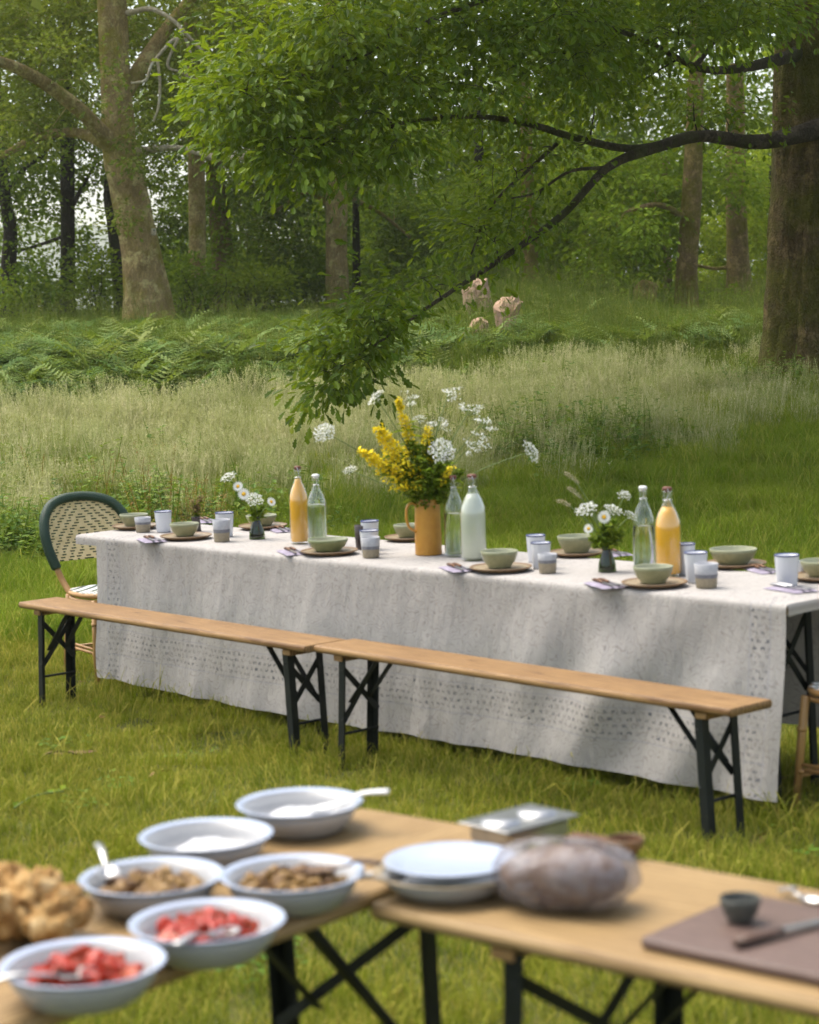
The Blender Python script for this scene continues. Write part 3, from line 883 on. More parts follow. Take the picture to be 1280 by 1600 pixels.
tree('beech_tree', 'thin dark pole of a tree beside the stout brown trunk', 43,
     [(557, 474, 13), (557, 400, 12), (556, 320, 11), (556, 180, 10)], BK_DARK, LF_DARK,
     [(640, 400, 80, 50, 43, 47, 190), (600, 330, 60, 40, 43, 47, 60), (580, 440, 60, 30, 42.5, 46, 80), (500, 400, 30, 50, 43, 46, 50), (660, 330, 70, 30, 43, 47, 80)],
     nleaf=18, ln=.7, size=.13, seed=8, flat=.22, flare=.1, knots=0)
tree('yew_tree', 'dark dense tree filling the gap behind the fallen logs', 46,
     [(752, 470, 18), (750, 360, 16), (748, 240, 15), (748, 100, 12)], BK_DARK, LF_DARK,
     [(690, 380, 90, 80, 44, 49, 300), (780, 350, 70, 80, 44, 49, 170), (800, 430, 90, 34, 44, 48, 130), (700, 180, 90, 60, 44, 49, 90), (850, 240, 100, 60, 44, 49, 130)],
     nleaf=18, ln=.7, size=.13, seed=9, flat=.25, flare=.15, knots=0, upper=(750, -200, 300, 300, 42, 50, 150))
tree('lime_tree', 'short brown trunk under hanging leaves behind the tree stump', 38,
     [(828, 468, 26), (829, 420, 24), (828, 370, 22), (824, 280, 20), (820, 120, 16)], BK_OAK, LF_MID,
     [(850, 330, 90, 60, 38.4, 42, 130), (905, 390, 60, 60, 38.4, 42, 110), (760, 300, 70, 40, 38.4, 41, 50), (890, 440, 50, 22, 38.4, 40.5, 36), (950, 300, 90, 60, 38, 42, 110)],
     nleaf=18, ln=.55, size=.125, seed=10, flare=.2, upper=(850, -200, 260, 300, 36, 42, 120))
tree('lime_tree', 'grey leaning trunk on the bank, left of two upright trunks', 36,
     [(1074, 505, 40), (1073, 440, 35), (1076, 380, 32), (1080, 320, 32), (1086, 180, 26), (1090, -60, 20)], BK_OAK, LF_MID,
     [(960, 390, 70, 70, 35.5, 39, 150), (1000, 320, 80, 50, 35.5, 39, 130), (1130, 290, 80, 44, 37, 40, 70), (955, 450, 46, 24, 35, 37, 40), (1060, 260, 110, 44, 36.6, 40, 110),
      (1025, 400, 26, 36, 36.8, 38, 20), (1000, 360, 40, 30, 34.6, 35.2, 16)],
     [[(1078, 345, 14, 36), (1030, 320, 9, 35.6), (980, 330, 6, 35.2)]], nleaf=18, ln=.55, size=.125, seed=11, upper=(1060, -200, 260, 300, 33, 40, 140))
tree('lime_tree', 'upright brown trunk on the bank nearest the big right hand tree', 43,
     [(1156, 476, 44), (1154, 420, 36), (1152, 360, 34), (1150, 280, 32), (1148, 100, 26)], BK_OAK, LF_BRIGHT,
     [(1120, 400, 24, 50, 46, 50, 60), (1190, 330, 30, 80, 45, 50, 150), (1110, 330, 60, 50, 45, 50, 100), (1200, 440, 30, 30, 45, 49, 50), (1050, 440, 50, 28, 46, 49, 60), (1250, 300, 60, 120, 46, 50, 130)],
     [[(1152, 415, 8, 43), (1120, 420, 6, 43), (1090, 415, 5, 43)]], nleaf=18, ln=.55, size=.13, seed=12, upper=(1170, -150, 240, 260, 42, 50, 120))
tree('lime_tree', 'thin stem between the leaning stump and the grey trunk', 39,
     [(1043, 480, 16), (1044, 430, 13), (1042, 370, 12), (1040, 250, 10)], BK_OAK, LF_MID, [(1020, 290, 60, 50, 38, 41, 90)], nleaf=16, ln=.5, size=.12, seed=13, flare=.15, knots=0)
tree('lime_tree', 'dark thin leaning stem at the left of the bank, behind the short brown trunk', 42,
     [(872, 470, 14), (880, 420, 12), (893, 360, 11), (905, 280, 9)], BK_DARK, LF_MID, [(900, 300, 70, 50, 42, 45, 60)], nleaf=16, ln=.5, size=.12, seed=14, flare=.15, knots=0)
tree('lime_tree', 'thin dark stem just left of the big right hand trunk', 45,
     [(1210, 478, 14), (1209, 430, 12), (1208, 360, 11), (1206, 260, 10)], BK_DARK, LF_BRIGHT, [(1200, 260, 50, 60, 45, 48, 50)], nleaf=16, ln=.5, size=.12, seed=15, flare=.15, knots=0)
# bushes at the back of the bracken
def bush(label, d, px, py, rx, ry, n, leaf, seed, size=.12):
    r = np.random.default_rng(seed)
    b = at(px, py + ry, d); base = np.array([b[0], b[1], float(gz(b[0], b[1]))])
    t = thing('bush', label, 'bush', base)
    T = clouds([(px, py, rx, ry, d - .9, d + .9, n)], r)
    paths = []
    for q in T[::3]:
        s = np.linspace(0, 1, 5)[:, None]; P = base * (1 - s) + q * s + np.sin(s * PI) * r.normal(size=3) * .12
        paths.append((P - base, np.linspace(.016, .004, 5)))
    part('stems', tubes_mesh('stems', paths, 4), BK_DARK, t)
    a = sprays(T, T - base, 20, .5, size, r, .5)
    V, F = place_leaves(a[0], a[1], a[2], a[3], LEAF_S)
    part('foliage', mesh_np('foliage', V - base, F, False, {'rnd': np.repeat(a[4], 4)}), leaf, t)['kind'] = 'stuff'
bush('pale green bush between the dark trunk and the big oak', 40, 150, 440, 34, 36, 60, LF_MID, 31)
bush('sunlit bush to the right of the big oak trunk', 38, 300, 442, 60, 34, 70, LF_MID, 32)
bush('yellow green bush under the thick broken trunk', 38.5, 400, 446, 60, 30, 90, LF_BRIGHT, 33)
bush('dark low bush left of the stout brown trunk', 41, 480, 444, 46, 30, 80, LF_DARK, 34)
bush('leafy bush behind the pale fallen logs', 39, 690, 445, 60, 30, 110, LF_DARK, 35)
bush('low bush beside the short brown trunk', 38, 900, 458, 60, 22, 80, LF_MID, 36)
bush('dark undergrowth bush left of the leaning stump', 37, 950, 470, 46, 26, 70, LF_DARK, 41)
bush('dark undergrowth bush between the stump and the grey trunk', 38, 1035, 480, 36, 22, 50, LF_DARK, 42)
bush('dark low bush at the right end of the bank', 40, 1115, 478, 40, 16, 50, LF_MID, 43)
bush('bright bush lit from behind between the two bank trunks', 50, 1112, 448, 34, 22, 60, LF_BRIGHT, 37)
bush('bush far left under the crooked trunk', 39, 40, 462, 70, 22, 70, LF_MID, 38)

# the far wood reads as one mass
def wood():
    r = np.random.default_rng(77)
    T = clouds([(440, 350, 140, 110, 56, 66, 300), (640, 330, 170, 140, 56, 68, 700), (860, 300, 180, 160, 56, 68, 620), (1080, 300, 180, 170, 58, 70, 480), (1290, 300, 140, 180, 58, 70, 320),
                (360, 90, 240, 120, 56, 68, 420), (700, 90, 300, 130, 56, 68, 520), (1100, 60, 260, 130, 56, 68, 380), (600, -250, 900, 220, 56, 70, 200), (0, 60, 190, 110, 58, 66, 240),
                (330, 430, 100, 50, 54, 60, 160), (90, 330, 130, 60, 58, 66, 22), (60, 450, 120, 22, 58, 64, 50), (300, 330, 60, 60, 58, 64, 60), (240, 440, 60, 26, 56, 60, 70)], r)
    a = sprays(T, r.normal(size=T.shape), 22, 1.1, .22, r, .5)
    V, F = place_leaves(a[0], a[1], a[2], a[3], LEAF_S)
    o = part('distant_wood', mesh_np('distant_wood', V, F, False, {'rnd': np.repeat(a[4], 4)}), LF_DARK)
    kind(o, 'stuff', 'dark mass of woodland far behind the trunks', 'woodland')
wood()

# the near oak: trunk at the right edge, limbs sweeping left over the table
def near_oak():
    r = np.random.default_rng(5)
    d = 22.0
    P, R = path_px([(1252, 604, 140), (1250, 520, 116), (1252, 400, 108), (1258, 260, 104), (1262, 120, 100), (1264, 0, 96), (1268, -200, 84), (1262, -500, 60)], d)
    base = np.array([P[0][0], P[0][1], float(gz(P[0][0], P[0][1]))])
    P = np.vstack([base - np.array([0, 0, .3]), base + np.array([0, 0, .1]), P[1:]]); R = np.concatenate([[R[0] * 1.1, R[0]], R[1:]])
    t = thing('oak_tree', 'big mossy tree at the right edge, its leafy limbs sweeping left over the meadow', 'tree', base)
    me, C, Rr = trunk_mesh('trunk', P - base, R, 64, .09, 8, 22, .3, 9)
    part('trunk', me, BK_MOSS, t)
    limbs = {
        'main': [(1325, 190, 52, 22.0), (1262, 206, 44, 21.45), (1180, 222, 34, 21), (1100, 212, 29, 20.2), (1030, 228, 26, 19.6), (950, 262, 20, 19), (880, 335, 16, 18.4), (800, 394, 13, 17.8), (720, 446, 10, 17.2), (660, 486, 8, 16.8), (600, 530, 6, 16.4), (545, 565, 4, 16.2)],
        'second': [(1060, 222, 22, 19.9), (985, 232, 18, 19.4), (900, 215, 16, 18.8), (820, 192, 14, 18.2), (740, 182, 11, 17.6), (640, 190, 8, 17), (540, 215, 6, 16.4), (430, 215, 4, 16)],
        'third': [(1255, 80, 36, 22), (1210, 95, 26, 21), (1150, 108, 20, 20), (1090, 106, 16, 19.4), (1000, 60, 12, 18.6), (880, 20, 9, 18)],
        'fork': [(870, 225, 10, 18.6), (830, 262, 8, 18.4), (770, 320, 6, 18), (735, 400, 4, 17.8)],
        'fork2': [(945, 262, 9, 19), (890, 268, 7, 18.6), (840, 300, 5, 18.4), (800, 310, 4, 18)],
        'upper': [(1262, -30, 40, 22), (1100, -60, 26, 20), (900, -40, 18, 18), (700, 20, 12, 17), (560, 90, 8, 16.4), (420, 130, 5, 16), (340, 150, 3, 15.8)],
        'back': [(1262, -60, 40, 22), (1330, -160, 26, 23), (1420, -260, 16, 24)],
        'short': [(1080, 112, 12, 19.4), (1120, 60, 9, 19.8), (1140, 20, 6, 20)],
    }
    nodes = [C + base]; nr = [Rr]; obj = {}
    for nm, L in limbs.items():
        p, q = path_px(L, d); q = q * .72
        m2, c2, r2 = trunk_mesh('branch', p - base, q, 10, .14, len(nm), 8)
        obj[nm] = part('branch', m2, BK_LIMB, t)
        if nm != 'back': nodes.append(c2 + base); nr.append(r2)
    obj['main']['label'] = 'long mossy branch drooping to the left'
    nodes = np.concatenate(nodes); nr = np.concatenate(nr)
    cl = []
    rc = np.random.default_rng(99)
    def region(px, py, rx, ry, d0, d1, clumps, per):
        # foliage gathers in small clumps with air between them
        for i in range(clumps):
            a_ = rc.uniform(0, 2 * PI); q_ = math.sqrt(rc.random()); dd = rc.uniform(d0, d1)
            cl.append((px + rx * q_ * math.cos(a_), py + ry * q_ * math.sin(a_), rc.uniform(20, 34), rc.uniform(9, 16), dd - .35, dd + .35, per))
    for q in [(425, 165, 90, 76, 15.4, 17.4, 15, 5), (380, 150, 55, 34, 15.4, 16.6, 6, 5), (480, 65, 100, 70, 15.6, 18, 15, 5), (560, 160, 105, 80, 15.8, 18.2, 15, 5), (455, 235, 60, 26, 15.6, 17, 5, 5),
              (600, 50, 120, 70, 16, 19, 16, 5), (720, 75, 130, 75, 16, 19.5, 18, 5), (690, 195, 90, 40, 17.8, 19.4, 7, 4), (860, 60, 130, 75, 16.5, 20, 18, 5), (1000, 40, 130, 65, 17, 21, 18, 5),
              (1120, 25, 110, 46, 17, 21.5, 13, 5), (1000, 135, 110, 34, 19.5, 21.5, 8, 4), (870, 140, 80, 32, 18.6, 20, 6, 4), (1225, 0, 70, 30, 19, 21.2, 6, 5), (790, 335, 54, 40, 17.6, 18.8, 5, 3),
              (735, 372, 50, 42, 17.4, 18.6, 6, 3), (665, 428, 26, 20, 16.9, 17.6, 2, 3), (870, 262, 50, 26, 18.6, 19.4, 3, 3), (1110, 160, 70, 26, 20.6, 21.6, 5, 4),
              (620, 478, 46, 16, 16.4, 17, 3, 3), (560, 262, 56, 20, 16.2, 17.6, 3, 4), (780, 245, 60, 26, 18, 19, 4, 3), (400, 30, 40, 40, 15.8, 17, 3, 4), (345, 140, 26, 12, 15.6, 16, 2, 3)]:
        region(*q)
    tip = [(570, 504, 62, 26, 15.9, 16.7, 15), (520, 556, 56, 36, 15.8, 16.5, 19), (502, 608, 36, 20, 15.8, 16.2, 9), (587, 592, 14, 12, 16, 16.3, 2), (600, 482, 44, 18, 16.2, 16.9, 6)]
    T = clouds(cl, r); TT = clouds(tip, r)
    up = clouds([(900, -480, 420, 240, 15.5, 25, 210), (1300, -480, 260, 300, 18, 27, 160), (1480, 150, 50, 150, 20, 25, 40), (620, -300, 300, 70, 15.5, 20, 80)], r)
    paths = grow(nodes, nr, np.vstack([T, TT]), r, maxr=.026)
    part('twigs', tubes_mesh('twigs', [(p - base, q) for p, q in paths], 5), BK_DARK, t)['kind'] = 'stuff'
    def dirs(X):
        near = np.array([nodes[np.argmin(np.sum((nodes - q) ** 2, 1))] for q in X])
        return (X - near) * np.array([1, 1, .5]) + np.array([-.25, -.1, -.12]) + r.normal(size=X.shape) * .25
    a = sprays(T, dirs(T), 25, .66, .092, r, .6, .3, .6)
    V, F = place_leaves(a[0], a[1], a[2], a[3], LEAF_L)
    b2 = sprays(TT, dirs(TT), 20, .46, .105, r, .6, .35, .55)
    c2 = sprays(up, r.normal(size=up.shape), 22, .8, .24, r, .5)
    V2, F2 = place_leaves(c2[0], c2[1], c2[2], c2[3], LEAF_S)
    # the 300 leaves that show clearest at the branch tip are leaves of their own
    n1 = 300
    sel = r.permutation(len(b2[0]))
    own, rest = sel[:n1], sel[n1:]
    V3, F3 = place_leaves(b2[0][rest], b2[1][rest], b2[2][rest], b2[3][rest], LEAF_L)
    mg = {}
    off = 0
    for v, f in ((V, F), (V3, F3), (V2, F2)):
        for x in f: mg.setdefault(x.shape[1], []).append(x + off)
        off += len(v)
    A = np.concatenate([np.repeat(a[4], len(LEAF_L[0])), np.repeat(b2[4][rest], len(LEAF_L[0])), np.repeat(c2[4], 4)])
    o = part('crown', mesh_np('crown', np.concatenate([V, V3, V2]) - base, [np.concatenate(x) for x in mg.values()], False, {'rnd': A}), LF_OAK, t)
    o['kind'] = 'stuff'
    lm = []
    for k in range(5):
        me = mesh_np('leaf', LEAF_L[0], LEAF_L[1], False, {'rnd': np.full(len(LEAF_L[0]), .15 + .2 * k)}); me.materials.append(LF_OAK); lm.append(me)
    for i in own:
        D = b2[1][i] / np.linalg.norm(b2[1][i]); Y = np.cross(b2[2][i], D); Y /= np.linalg.norm(Y); Z = np.cross(D, Y)
        o = bpy.data.objects.new('leaf', lm[int(b2[4][i] * 4.99)]); COL.objects.link(o); o.parent = obj['main']
        s = float(b2[3][i]); p = b2[0][i] - base
        o.matrix_local = Matrix(((D[0] * s, Y[0] * s, Z[0] * s, p[0]), (D[1] * s, Y[1] * s, Z[1] * s, p[1]), (D[2] * s, Y[2] * s, Z[2] * s, p[2]), (0, 0, 0, 1)))
near_oak()

# the leaning stump, the pale cut logs and the box nailed to the oak
def log(name, label, a, b, r0, r1, d, seed=0, bark=None, cut=None):
    pa, pb = at(*a, d), at(*b, d)
    base = pa.copy()
    t = thing(name, label, 'stump' if 'stump' in name else 'log', base)
    s = np.linspace(0, 1, 9)[:, None]
    me, C, Rr = trunk_mesh('wood', (pa * (1 - s) + pb * s - base), np.linspace(r0, r1, 9) * d / FPX * (1 + .12 * np.sin(np.arange(9) * 2.1 + seed)), 22, .42, seed, 3)
    part('wood', me, bark or BK_DEAD, t)
    dr = (pb - pa) / np.linalg.norm(pb - pa)
    q = Vector(dr).to_track_quat('Z', 'Y').to_matrix().to_4x4()
    mb = MB(); R1 = r1 * d / FPX
    prof = [(R1 * .92, -.03), (R1 * .84, .03), (R1 * .55, .06), (R1 * .25, .045), (0.001, .07)]
    mb.lathe(prof, 20, M=Matrix.Translation(Vector(pb - base)) @ q)
    part('cut_face', mb, cut or CUTW, t)
    return t
BK_PINK = pmat('split_wood', (.46, .31, .21), (.30, .19, .12), 7, .85, .15, bd=.02, bscale=9)
CUTW = pmat('cut_wood', (.58, .39, .27), (.42, .26, .17), 14, .8, .2, bd=.01)
def slab(name, label, poly, d, seed, depth=.34):
    """rough split piece of trunk: an angular block with a broken front face"""
    r = np.random.default_rng(seed); q = []
    for i, (x, y) in enumerate(poly):
        x2, y2 = poly[(i + 1) % len(poly)]
        for f in (0, .34, .67): q.append((x + (x2 - x) * f + r.normal(0, 1.1), y + (y2 - y) * f + r.normal(0, 1.1)))
    q = np.array(q); c = q.mean(0); n = len(q)
    g0 = at(c[0], q[:, 1].max(), d); base = np.array([g0[0], g0[1], g0[2]])
    rings = []
    for k, sc_ in ((-.06, .78), (0, .97), (depth * .5, 1.04), (depth, .9)):
        rings.append(np.array([at(*(c + (p - c) * sc_), d) + np.array([.10 * k, k, 0]) + r.normal(0, .008, 3) for p in q]) - base)
    V = np.concatenate(rings)
    F4 = [[k * n + i, k * n + (i + 1) % n, (k + 1) * n + (i + 1) % n, (k + 1) * n + i] for k in range(3) for i in range(n)]
    t = thing(name, label, 'stump' if 'stump' in name else 'log', base)
    part('wood', mesh_np('wood', V, [np.array(F4), np.array([list(range(4 * n - 1, 3 * n - 1, -1))])]), BK_PINK, t)
    ctr = rings[0].mean(0) + np.array([0, -.03, 0]); mid = ctr + (rings[0] - ctr) * .55 + np.column_stack([r.normal(0, .006, n), r.normal(-.02, .012, n), r.normal(0, .006, n)])
    V2 = np.vstack([rings[0] - np.array([0, .002, 0]), mid, ctr[None]])
    part('cut_face', mesh_np('cut_face', V2, [np.array([[i, (i + 1) % n, n + (i + 1) % n, n + i] for i in range(n)]), np.array([[n + i, n + (i + 1) % n, 2 * n] for i in range(n)])]), CUTW, t)
slab('tree_stump', 'pale split stump behind the drooping branch, topmost of the cut wood', [(722, 500), (724, 452), (738, 438), (758, 436), (765, 465), (772, 500)], 31, 3)
slab('log', 'pale split log slab tilted upright on the bank, right one of the pair', [(780, 545), (771, 480), (783, 464), (808, 462), (813, 474), (803, 510), (806, 545)], 27.4, 4)
slab('log', 'brown weathered log slab leaning in the bracken, left one of the pair', [(714, 572), (722, 522), (745, 495), (762, 505), (766, 535), (766, 572)], 26.2, 5)
log('log', 'small rotten log low in the bracken at the edge of the meadow', (712, 556), (692, 548), 13, 10, 27.6, seed=6, bark=BK_PALE)
log('tree_stump', 'dark leaning broken stump in front of the grey trunk', (993, 512), (1014, 445), 20, 17, 35, seed=7, bark=BK_OAK, cut=BK_OAK)
def box_on_tree():
    p = at(240, 357, 34.2)
    t = thing('nest_box', 'small grey box fixed to the big oak trunk', 'nest box', p - np.array([0, 0, .12]), .3)
    part('body', MB().box((0, 0, .07), (.07, .06, .12), bev=.006), BK_DEAD, t)
    part('roof', MB().box((0, -.005, .138), (.09, .09, .012), rx=.2, bev=.004), BK_PALE, t)
    part('entrance', MB().lathe([(.001, 0), (.012, 0), (.012, .004), (.001, .004)], 12, M=Matrix.Translation((0, -.031, .09)) @ Matrix.Rotation(PI / 2, 4, 'X')), BK_DARK, t)
box_on_tree()

# blue ridge beyond the trees
def hill():
    xs = np.linspace(-1100, 1100, 160); ys = np.linspace(1100, 2300, 40)
    X, Y = np.meshgrid(xs, ys)
    Z = -62 + 132 * np.exp(-((Y - 1750) / 330) ** 2) * (.72 + .5 * fbm(X * .004 + 3, Y * .004, 9)) + 10 * fbm(X * .02, Y * .02, 19)
    n, k = X.shape
    i = np.arange(n - 1)[:, None] * k; j = np.arange(k - 1)[None]
    F4 = np.stack([i + j, i + j + 1, i + k + j + 1, i + k + j], -1).reshape(-1, 4)
    m = pmat('far_forest', (.018, .034, .022), (.035, .055, .03), .02, .95, .05)
    o = part('hill', mesh_np('hill', np.stack([X, Y, Z], -1).reshape(-1, 3), [F4], True), m); kind(o, 'structure')
hill()

# ------------------------------------------------------------------ furniture
WOOD = woodmat('pine_varnished', (.30, .18, .074), (.185, .095, .033), (.07, .03, .012), .5)
WOODT = woodmat('pine_table', (.34, .23, .105), (.25, .155, .062), (.15, .08, .03), .5)
STEEL = pmat('green_black_steel', (.005, .008, .0065), (.010, .013, .011), 30, .55, .25, bd=.0006)
STEELC = pmat('brushed_steel', (.46, .46, .45), (.34, .34, .34), 40, .34, .5, 1.0)

def plank(L, W, th, bev=.008, wob=0):
    """board with eased edges, local x 0..L, y 0..W, top at z=0"""
    prof = []
    n = 4; b = min(bev * 1.6, th * .48)
    for cx, cz, a0 in ((W - b, -th + b, -PI / 2), (W - b, -b, 0), (b, -b, PI / 2), (b, -th + b, PI)):
        for i in range(n + 1):
            a = a0 + PI / 2 * i / n; prof.append((cx + b * math.cos(a), cz + b * math.sin(a)))
    prof = np.array(prof); k = len(prof)
    c = prof.mean(0)
    xs = [0, .002, .006, .014] + list(np.linspace(.05, L - .05, 12)) + [L - .014, L - .006, L - .002, L]
    sh = [.90, .96, .985, 1.0] + [1.0] * 12 + [1.0, .985, .96, .90]
    V = []
    for x, s in zip(xs, sh):
        dx = (W / 2 - (W / 2) * s)
        for p in prof:
            y = c[0] + (p[0] - c[0]) * (1 - (1 - s) * .35); z = c[1] + (p[1] - c[1]) * s
            V.append((x, y, z))
    V = np.array(V)
    i = np.arange(len(xs) - 1)[:, None] * k; j = np.arange(k)[None]; j2 = (j + 1) % k
    F4 = np.stack([i + j, i + k + j, i + k + j2, i + j2], -1).reshape(-1, 4)
    caps = [list(range(k)), list(range((len(xs) - 1) * k + k - 1, (len(xs) - 1) * k - 1, -1))]
    return mesh_np('plank', V, [F4, np.array(caps)], True)

def angle_iron(a, b, wd, sx, sy, th=.0035):
    """L section from a (top) to b (bottom)"""
    a = np.asarray(a, float); b = np.asarray(b, float); m = MB()
    X = np.array([1., 0, 0]) * sx; Y = np.array([0, 1., 0]) * sy
    o = [np.zeros(3), X * wd, X * wd + Y * th, X * th + Y * th, X * th + Y * wd, Y * wd]
    V = [a + q for q in o] + [b + q for q in o]
    F4 = [[i, (i + 1) % 6, (i + 1) % 6 + 6, i + 6] for i in range(6)]
    m.raw(V, [F4, [list(range(5, -1, -1)), list(range(6, 12))]])
    return m

def trestle(t, x, W, top, zg, inward, th, wd=.035, yin=.022, splay=.03):
    """one folding leg set at x: two legs, crossing braces, tie rod and the strut to the underside"""
    y0, y1 = yin, W - yin
    zt = top - th
    for y, sy in ((y0, 1), (y1, -1)):
        part('leg', angle_iron((x, y, zt - .01), (x - inward * splay, y, zg), wd, inward, sy), STEEL, t)
    part('batten', MB().box((x, W / 2, zt - .013), (.055, W - .03, .026), bev=.004), WOOD, t)
    h = top - zg
    zb1, zb2 = zt - .055, zt - .055 - .21 * h / .5
    part('cross_brace', MB().bar((x + inward * .012, y0 + .004, zb2), (x + inward * .012, y1 - .004, zb1), .006, .024), STEEL, t)
    part('cross_brace', MB().bar((x + inward * .020, y0 + .004, zb1), (x + inward * .020, y1 - .004, zb2 + .03), .006, .024), STEEL, t)
    part('tie_rod', MB().tube([(x + inward * .014, y0, zb2 - .05), (x + inward * .014, y1, zb2 - .05)], .006, 6), STEEL, t)
    zs = zt - .19 * h / .5
    part('strut', MB().bar((x + inward * .01, W * .3, zs), (x + inward * (.18 * h / .5), W * .3, zt - .004), .024, .006), STEEL, t)
    part('strut', MB().bar((x + inward * .01, W * .7, zs), (x + inward * (.18 * h / .5), W * .7, zt - .004), .024, .006), STEEL, t)

def beer_bench(label, loc, rz, L=2.2, W=.235, top=.48, zg=-.05, group=None):
    t = thing('bench', label, 'bench', (loc[0], loc[1], 0), rz, group)
    part('seat', plank(L, W, .03), WOOD, t, (0, 0, top))
    trestle(t, .14, W, top, zg, 1, .03); trestle(t, L - .14, W, top, zg, -1, .03)
    return t
BA = -.834
ub = np.array([math.cos(BA), math.sin(BA)]); nb = np.array([-ub[1], ub[0]])
B1 = np.array([-1.93, 10.258]); B2 = B1 + ub * 2.20 + nb * .045
beer_bench('varnished pine bench with black folding legs, the far left one by the wicker chair', B1, BA, group='pine benches along the long table')
beer_bench('varnished pine bench with black folding legs, the near right one', B2, BA, top=.478, group='pine benches along the long table')

TA = -.81
tu = np.array([math.cos(TA), math.sin(TA)]); tn = np.array([-tu[1], tu[0]])
T0 = np.array([-1.695, 10.67]); TL, TW, ZT = 4.40, .69, .757
def tab(s, t_, z=0.0):
    p = T0 + tu * s + tn * t_
    return np.array([p[0], p[1], z])

# two folding tables stand end to end under the cloth
for k in range(2):
    t = thing('folding_table', ('folding table under the left half of the cloth', 'folding table under the right half of the cloth')[k], 'table', tab(.02 + 2.19 * k, .01), TA, 'folding tables under the long cloth')
    part('tabletop', plank(2.17, TW - .02, .03), WOODT, t, (0, 0, ZT - .008))
    trestle(t, .3, TW - .02, ZT - .008, -.05, 1, .03, yin=.2); trestle(t, 2.17 - .22, TW - .02, ZT - .008, -.05, -1, .03, yin=.2)

def clothmat():
    m, g, b, ob, wp = newmat('printed_linen', .85, .15)
    uv = g.n('ShaderNodeUVMap').outputs[0]
    sx = g.n('ShaderNodeSeparateXYZ', ins={0: uv}); U, Vv = sx.outputs[0], sx.outputs[1]
    base = g.mix(g.noise(ob, 3, 4), (.425, .40, .372), (.375, .352, .325))
    # faint all-over leaf print: scribbled outlines in soft rows
    nn = g.noise(g.map(uv, (1, 1, 1)), 9, 2, .5)
    sc_ = g.math('ABSOLUTE', g.math('SINE', g.math('MULTIPLY', nn, 46.0)))
    line = g.ramp(sc_, [(.12, 1.), (.6, 0.)])
    nz = g.ramp(g.noise(uv, 26, 3), [(.38, .15), (.62, 1.)])
    base = g.mix(g.math('MULTIPLY', line, g.math('MULTIPLY', nz, .55)), base, (.20, .18, .16))
    # border bands of block print: along both ends and above the hem
    def band(x, a, b_):
        return g.math('MULTIPLY', g.math('GREATER_THAN', x, a), g.math('LESS_THAN', x, b_))
    ue = g.math('SUBTRACT', TL / 2 - .1, g.math('ABSOLUTE', g.math('SUBTRACT', U, TL / 2 + .1)))   # distance from the ends
    bsd = band(ue, .07, .15); bh = g.math('MULTIPLY', band(Vv, .13, .25), g.math('GREATER_THAN', ue, .07))
    bnd = g.math('MAXIMUM', bsd, bh)
    br = g.n('ShaderNodeTexBrick', ins={'Scale': 1.0, 'Mortar Size': .008, 'Brick Width': .034, 'Row Height': .028, 'Color1': (1, 1, 1, 1), 'Color2': (.25, .25, .25, 1), 'Mortar': (0, 0, 0, 1)})
    g.L.new(uv, br.inputs['Vector'])
    dots = g.math('MULTIPLY', g.math('GREATER_THAN', g.noise(uv, 85, 2), .47), br.outputs['Color'])
    fade = g.noise(uv, 2.2, 3)
    base = g.mix(g.math('MULTIPLY', g.math('MULTIPLY', bnd, dots), g.math('MULTIPLY_ADD', fade, 1.0, .35)), base, (.11, .115, .13))
    for a in (.065, .152):
        base = g.mix(g.math('MULTIPLY', band(ue, a, a + .006), .5), base, (.3, .3, .32))
    for a in (.125, .252):
        base = g.mix(g.math('MULTIPLY', g.math('MULTIPLY', band(Vv, a, a + .006), g.math('GREATER_THAN', ue, .06)), .5), base, (.3, .3, .32))
    weave = g.noise(uv, 420, 2)
    g.L.new(base, b.inputs['Base Color'])
    cr = g.noise(g.map(uv, (4.2, 1.5, 1), (0, 0, .5)), 3.2, 4, .5)
    bump(g, b, g.math('ADD', cr, g.math('MULTIPLY', weave, .06)),   .018, .8)
    tr = g.n('ShaderNodeBsdfTranslucent'); g.L.new(base, tr.inputs[0])
    mx = g.n('ShaderNodeMixShader', ins={0: .10}); g.L.new(b.outputs[0], mx.inputs[1]); g.L.new(tr.outputs[0], mx.inputs[2]); g.L.new(mx.outputs[0], g.N['Material Output'].inputs[0])
    return m

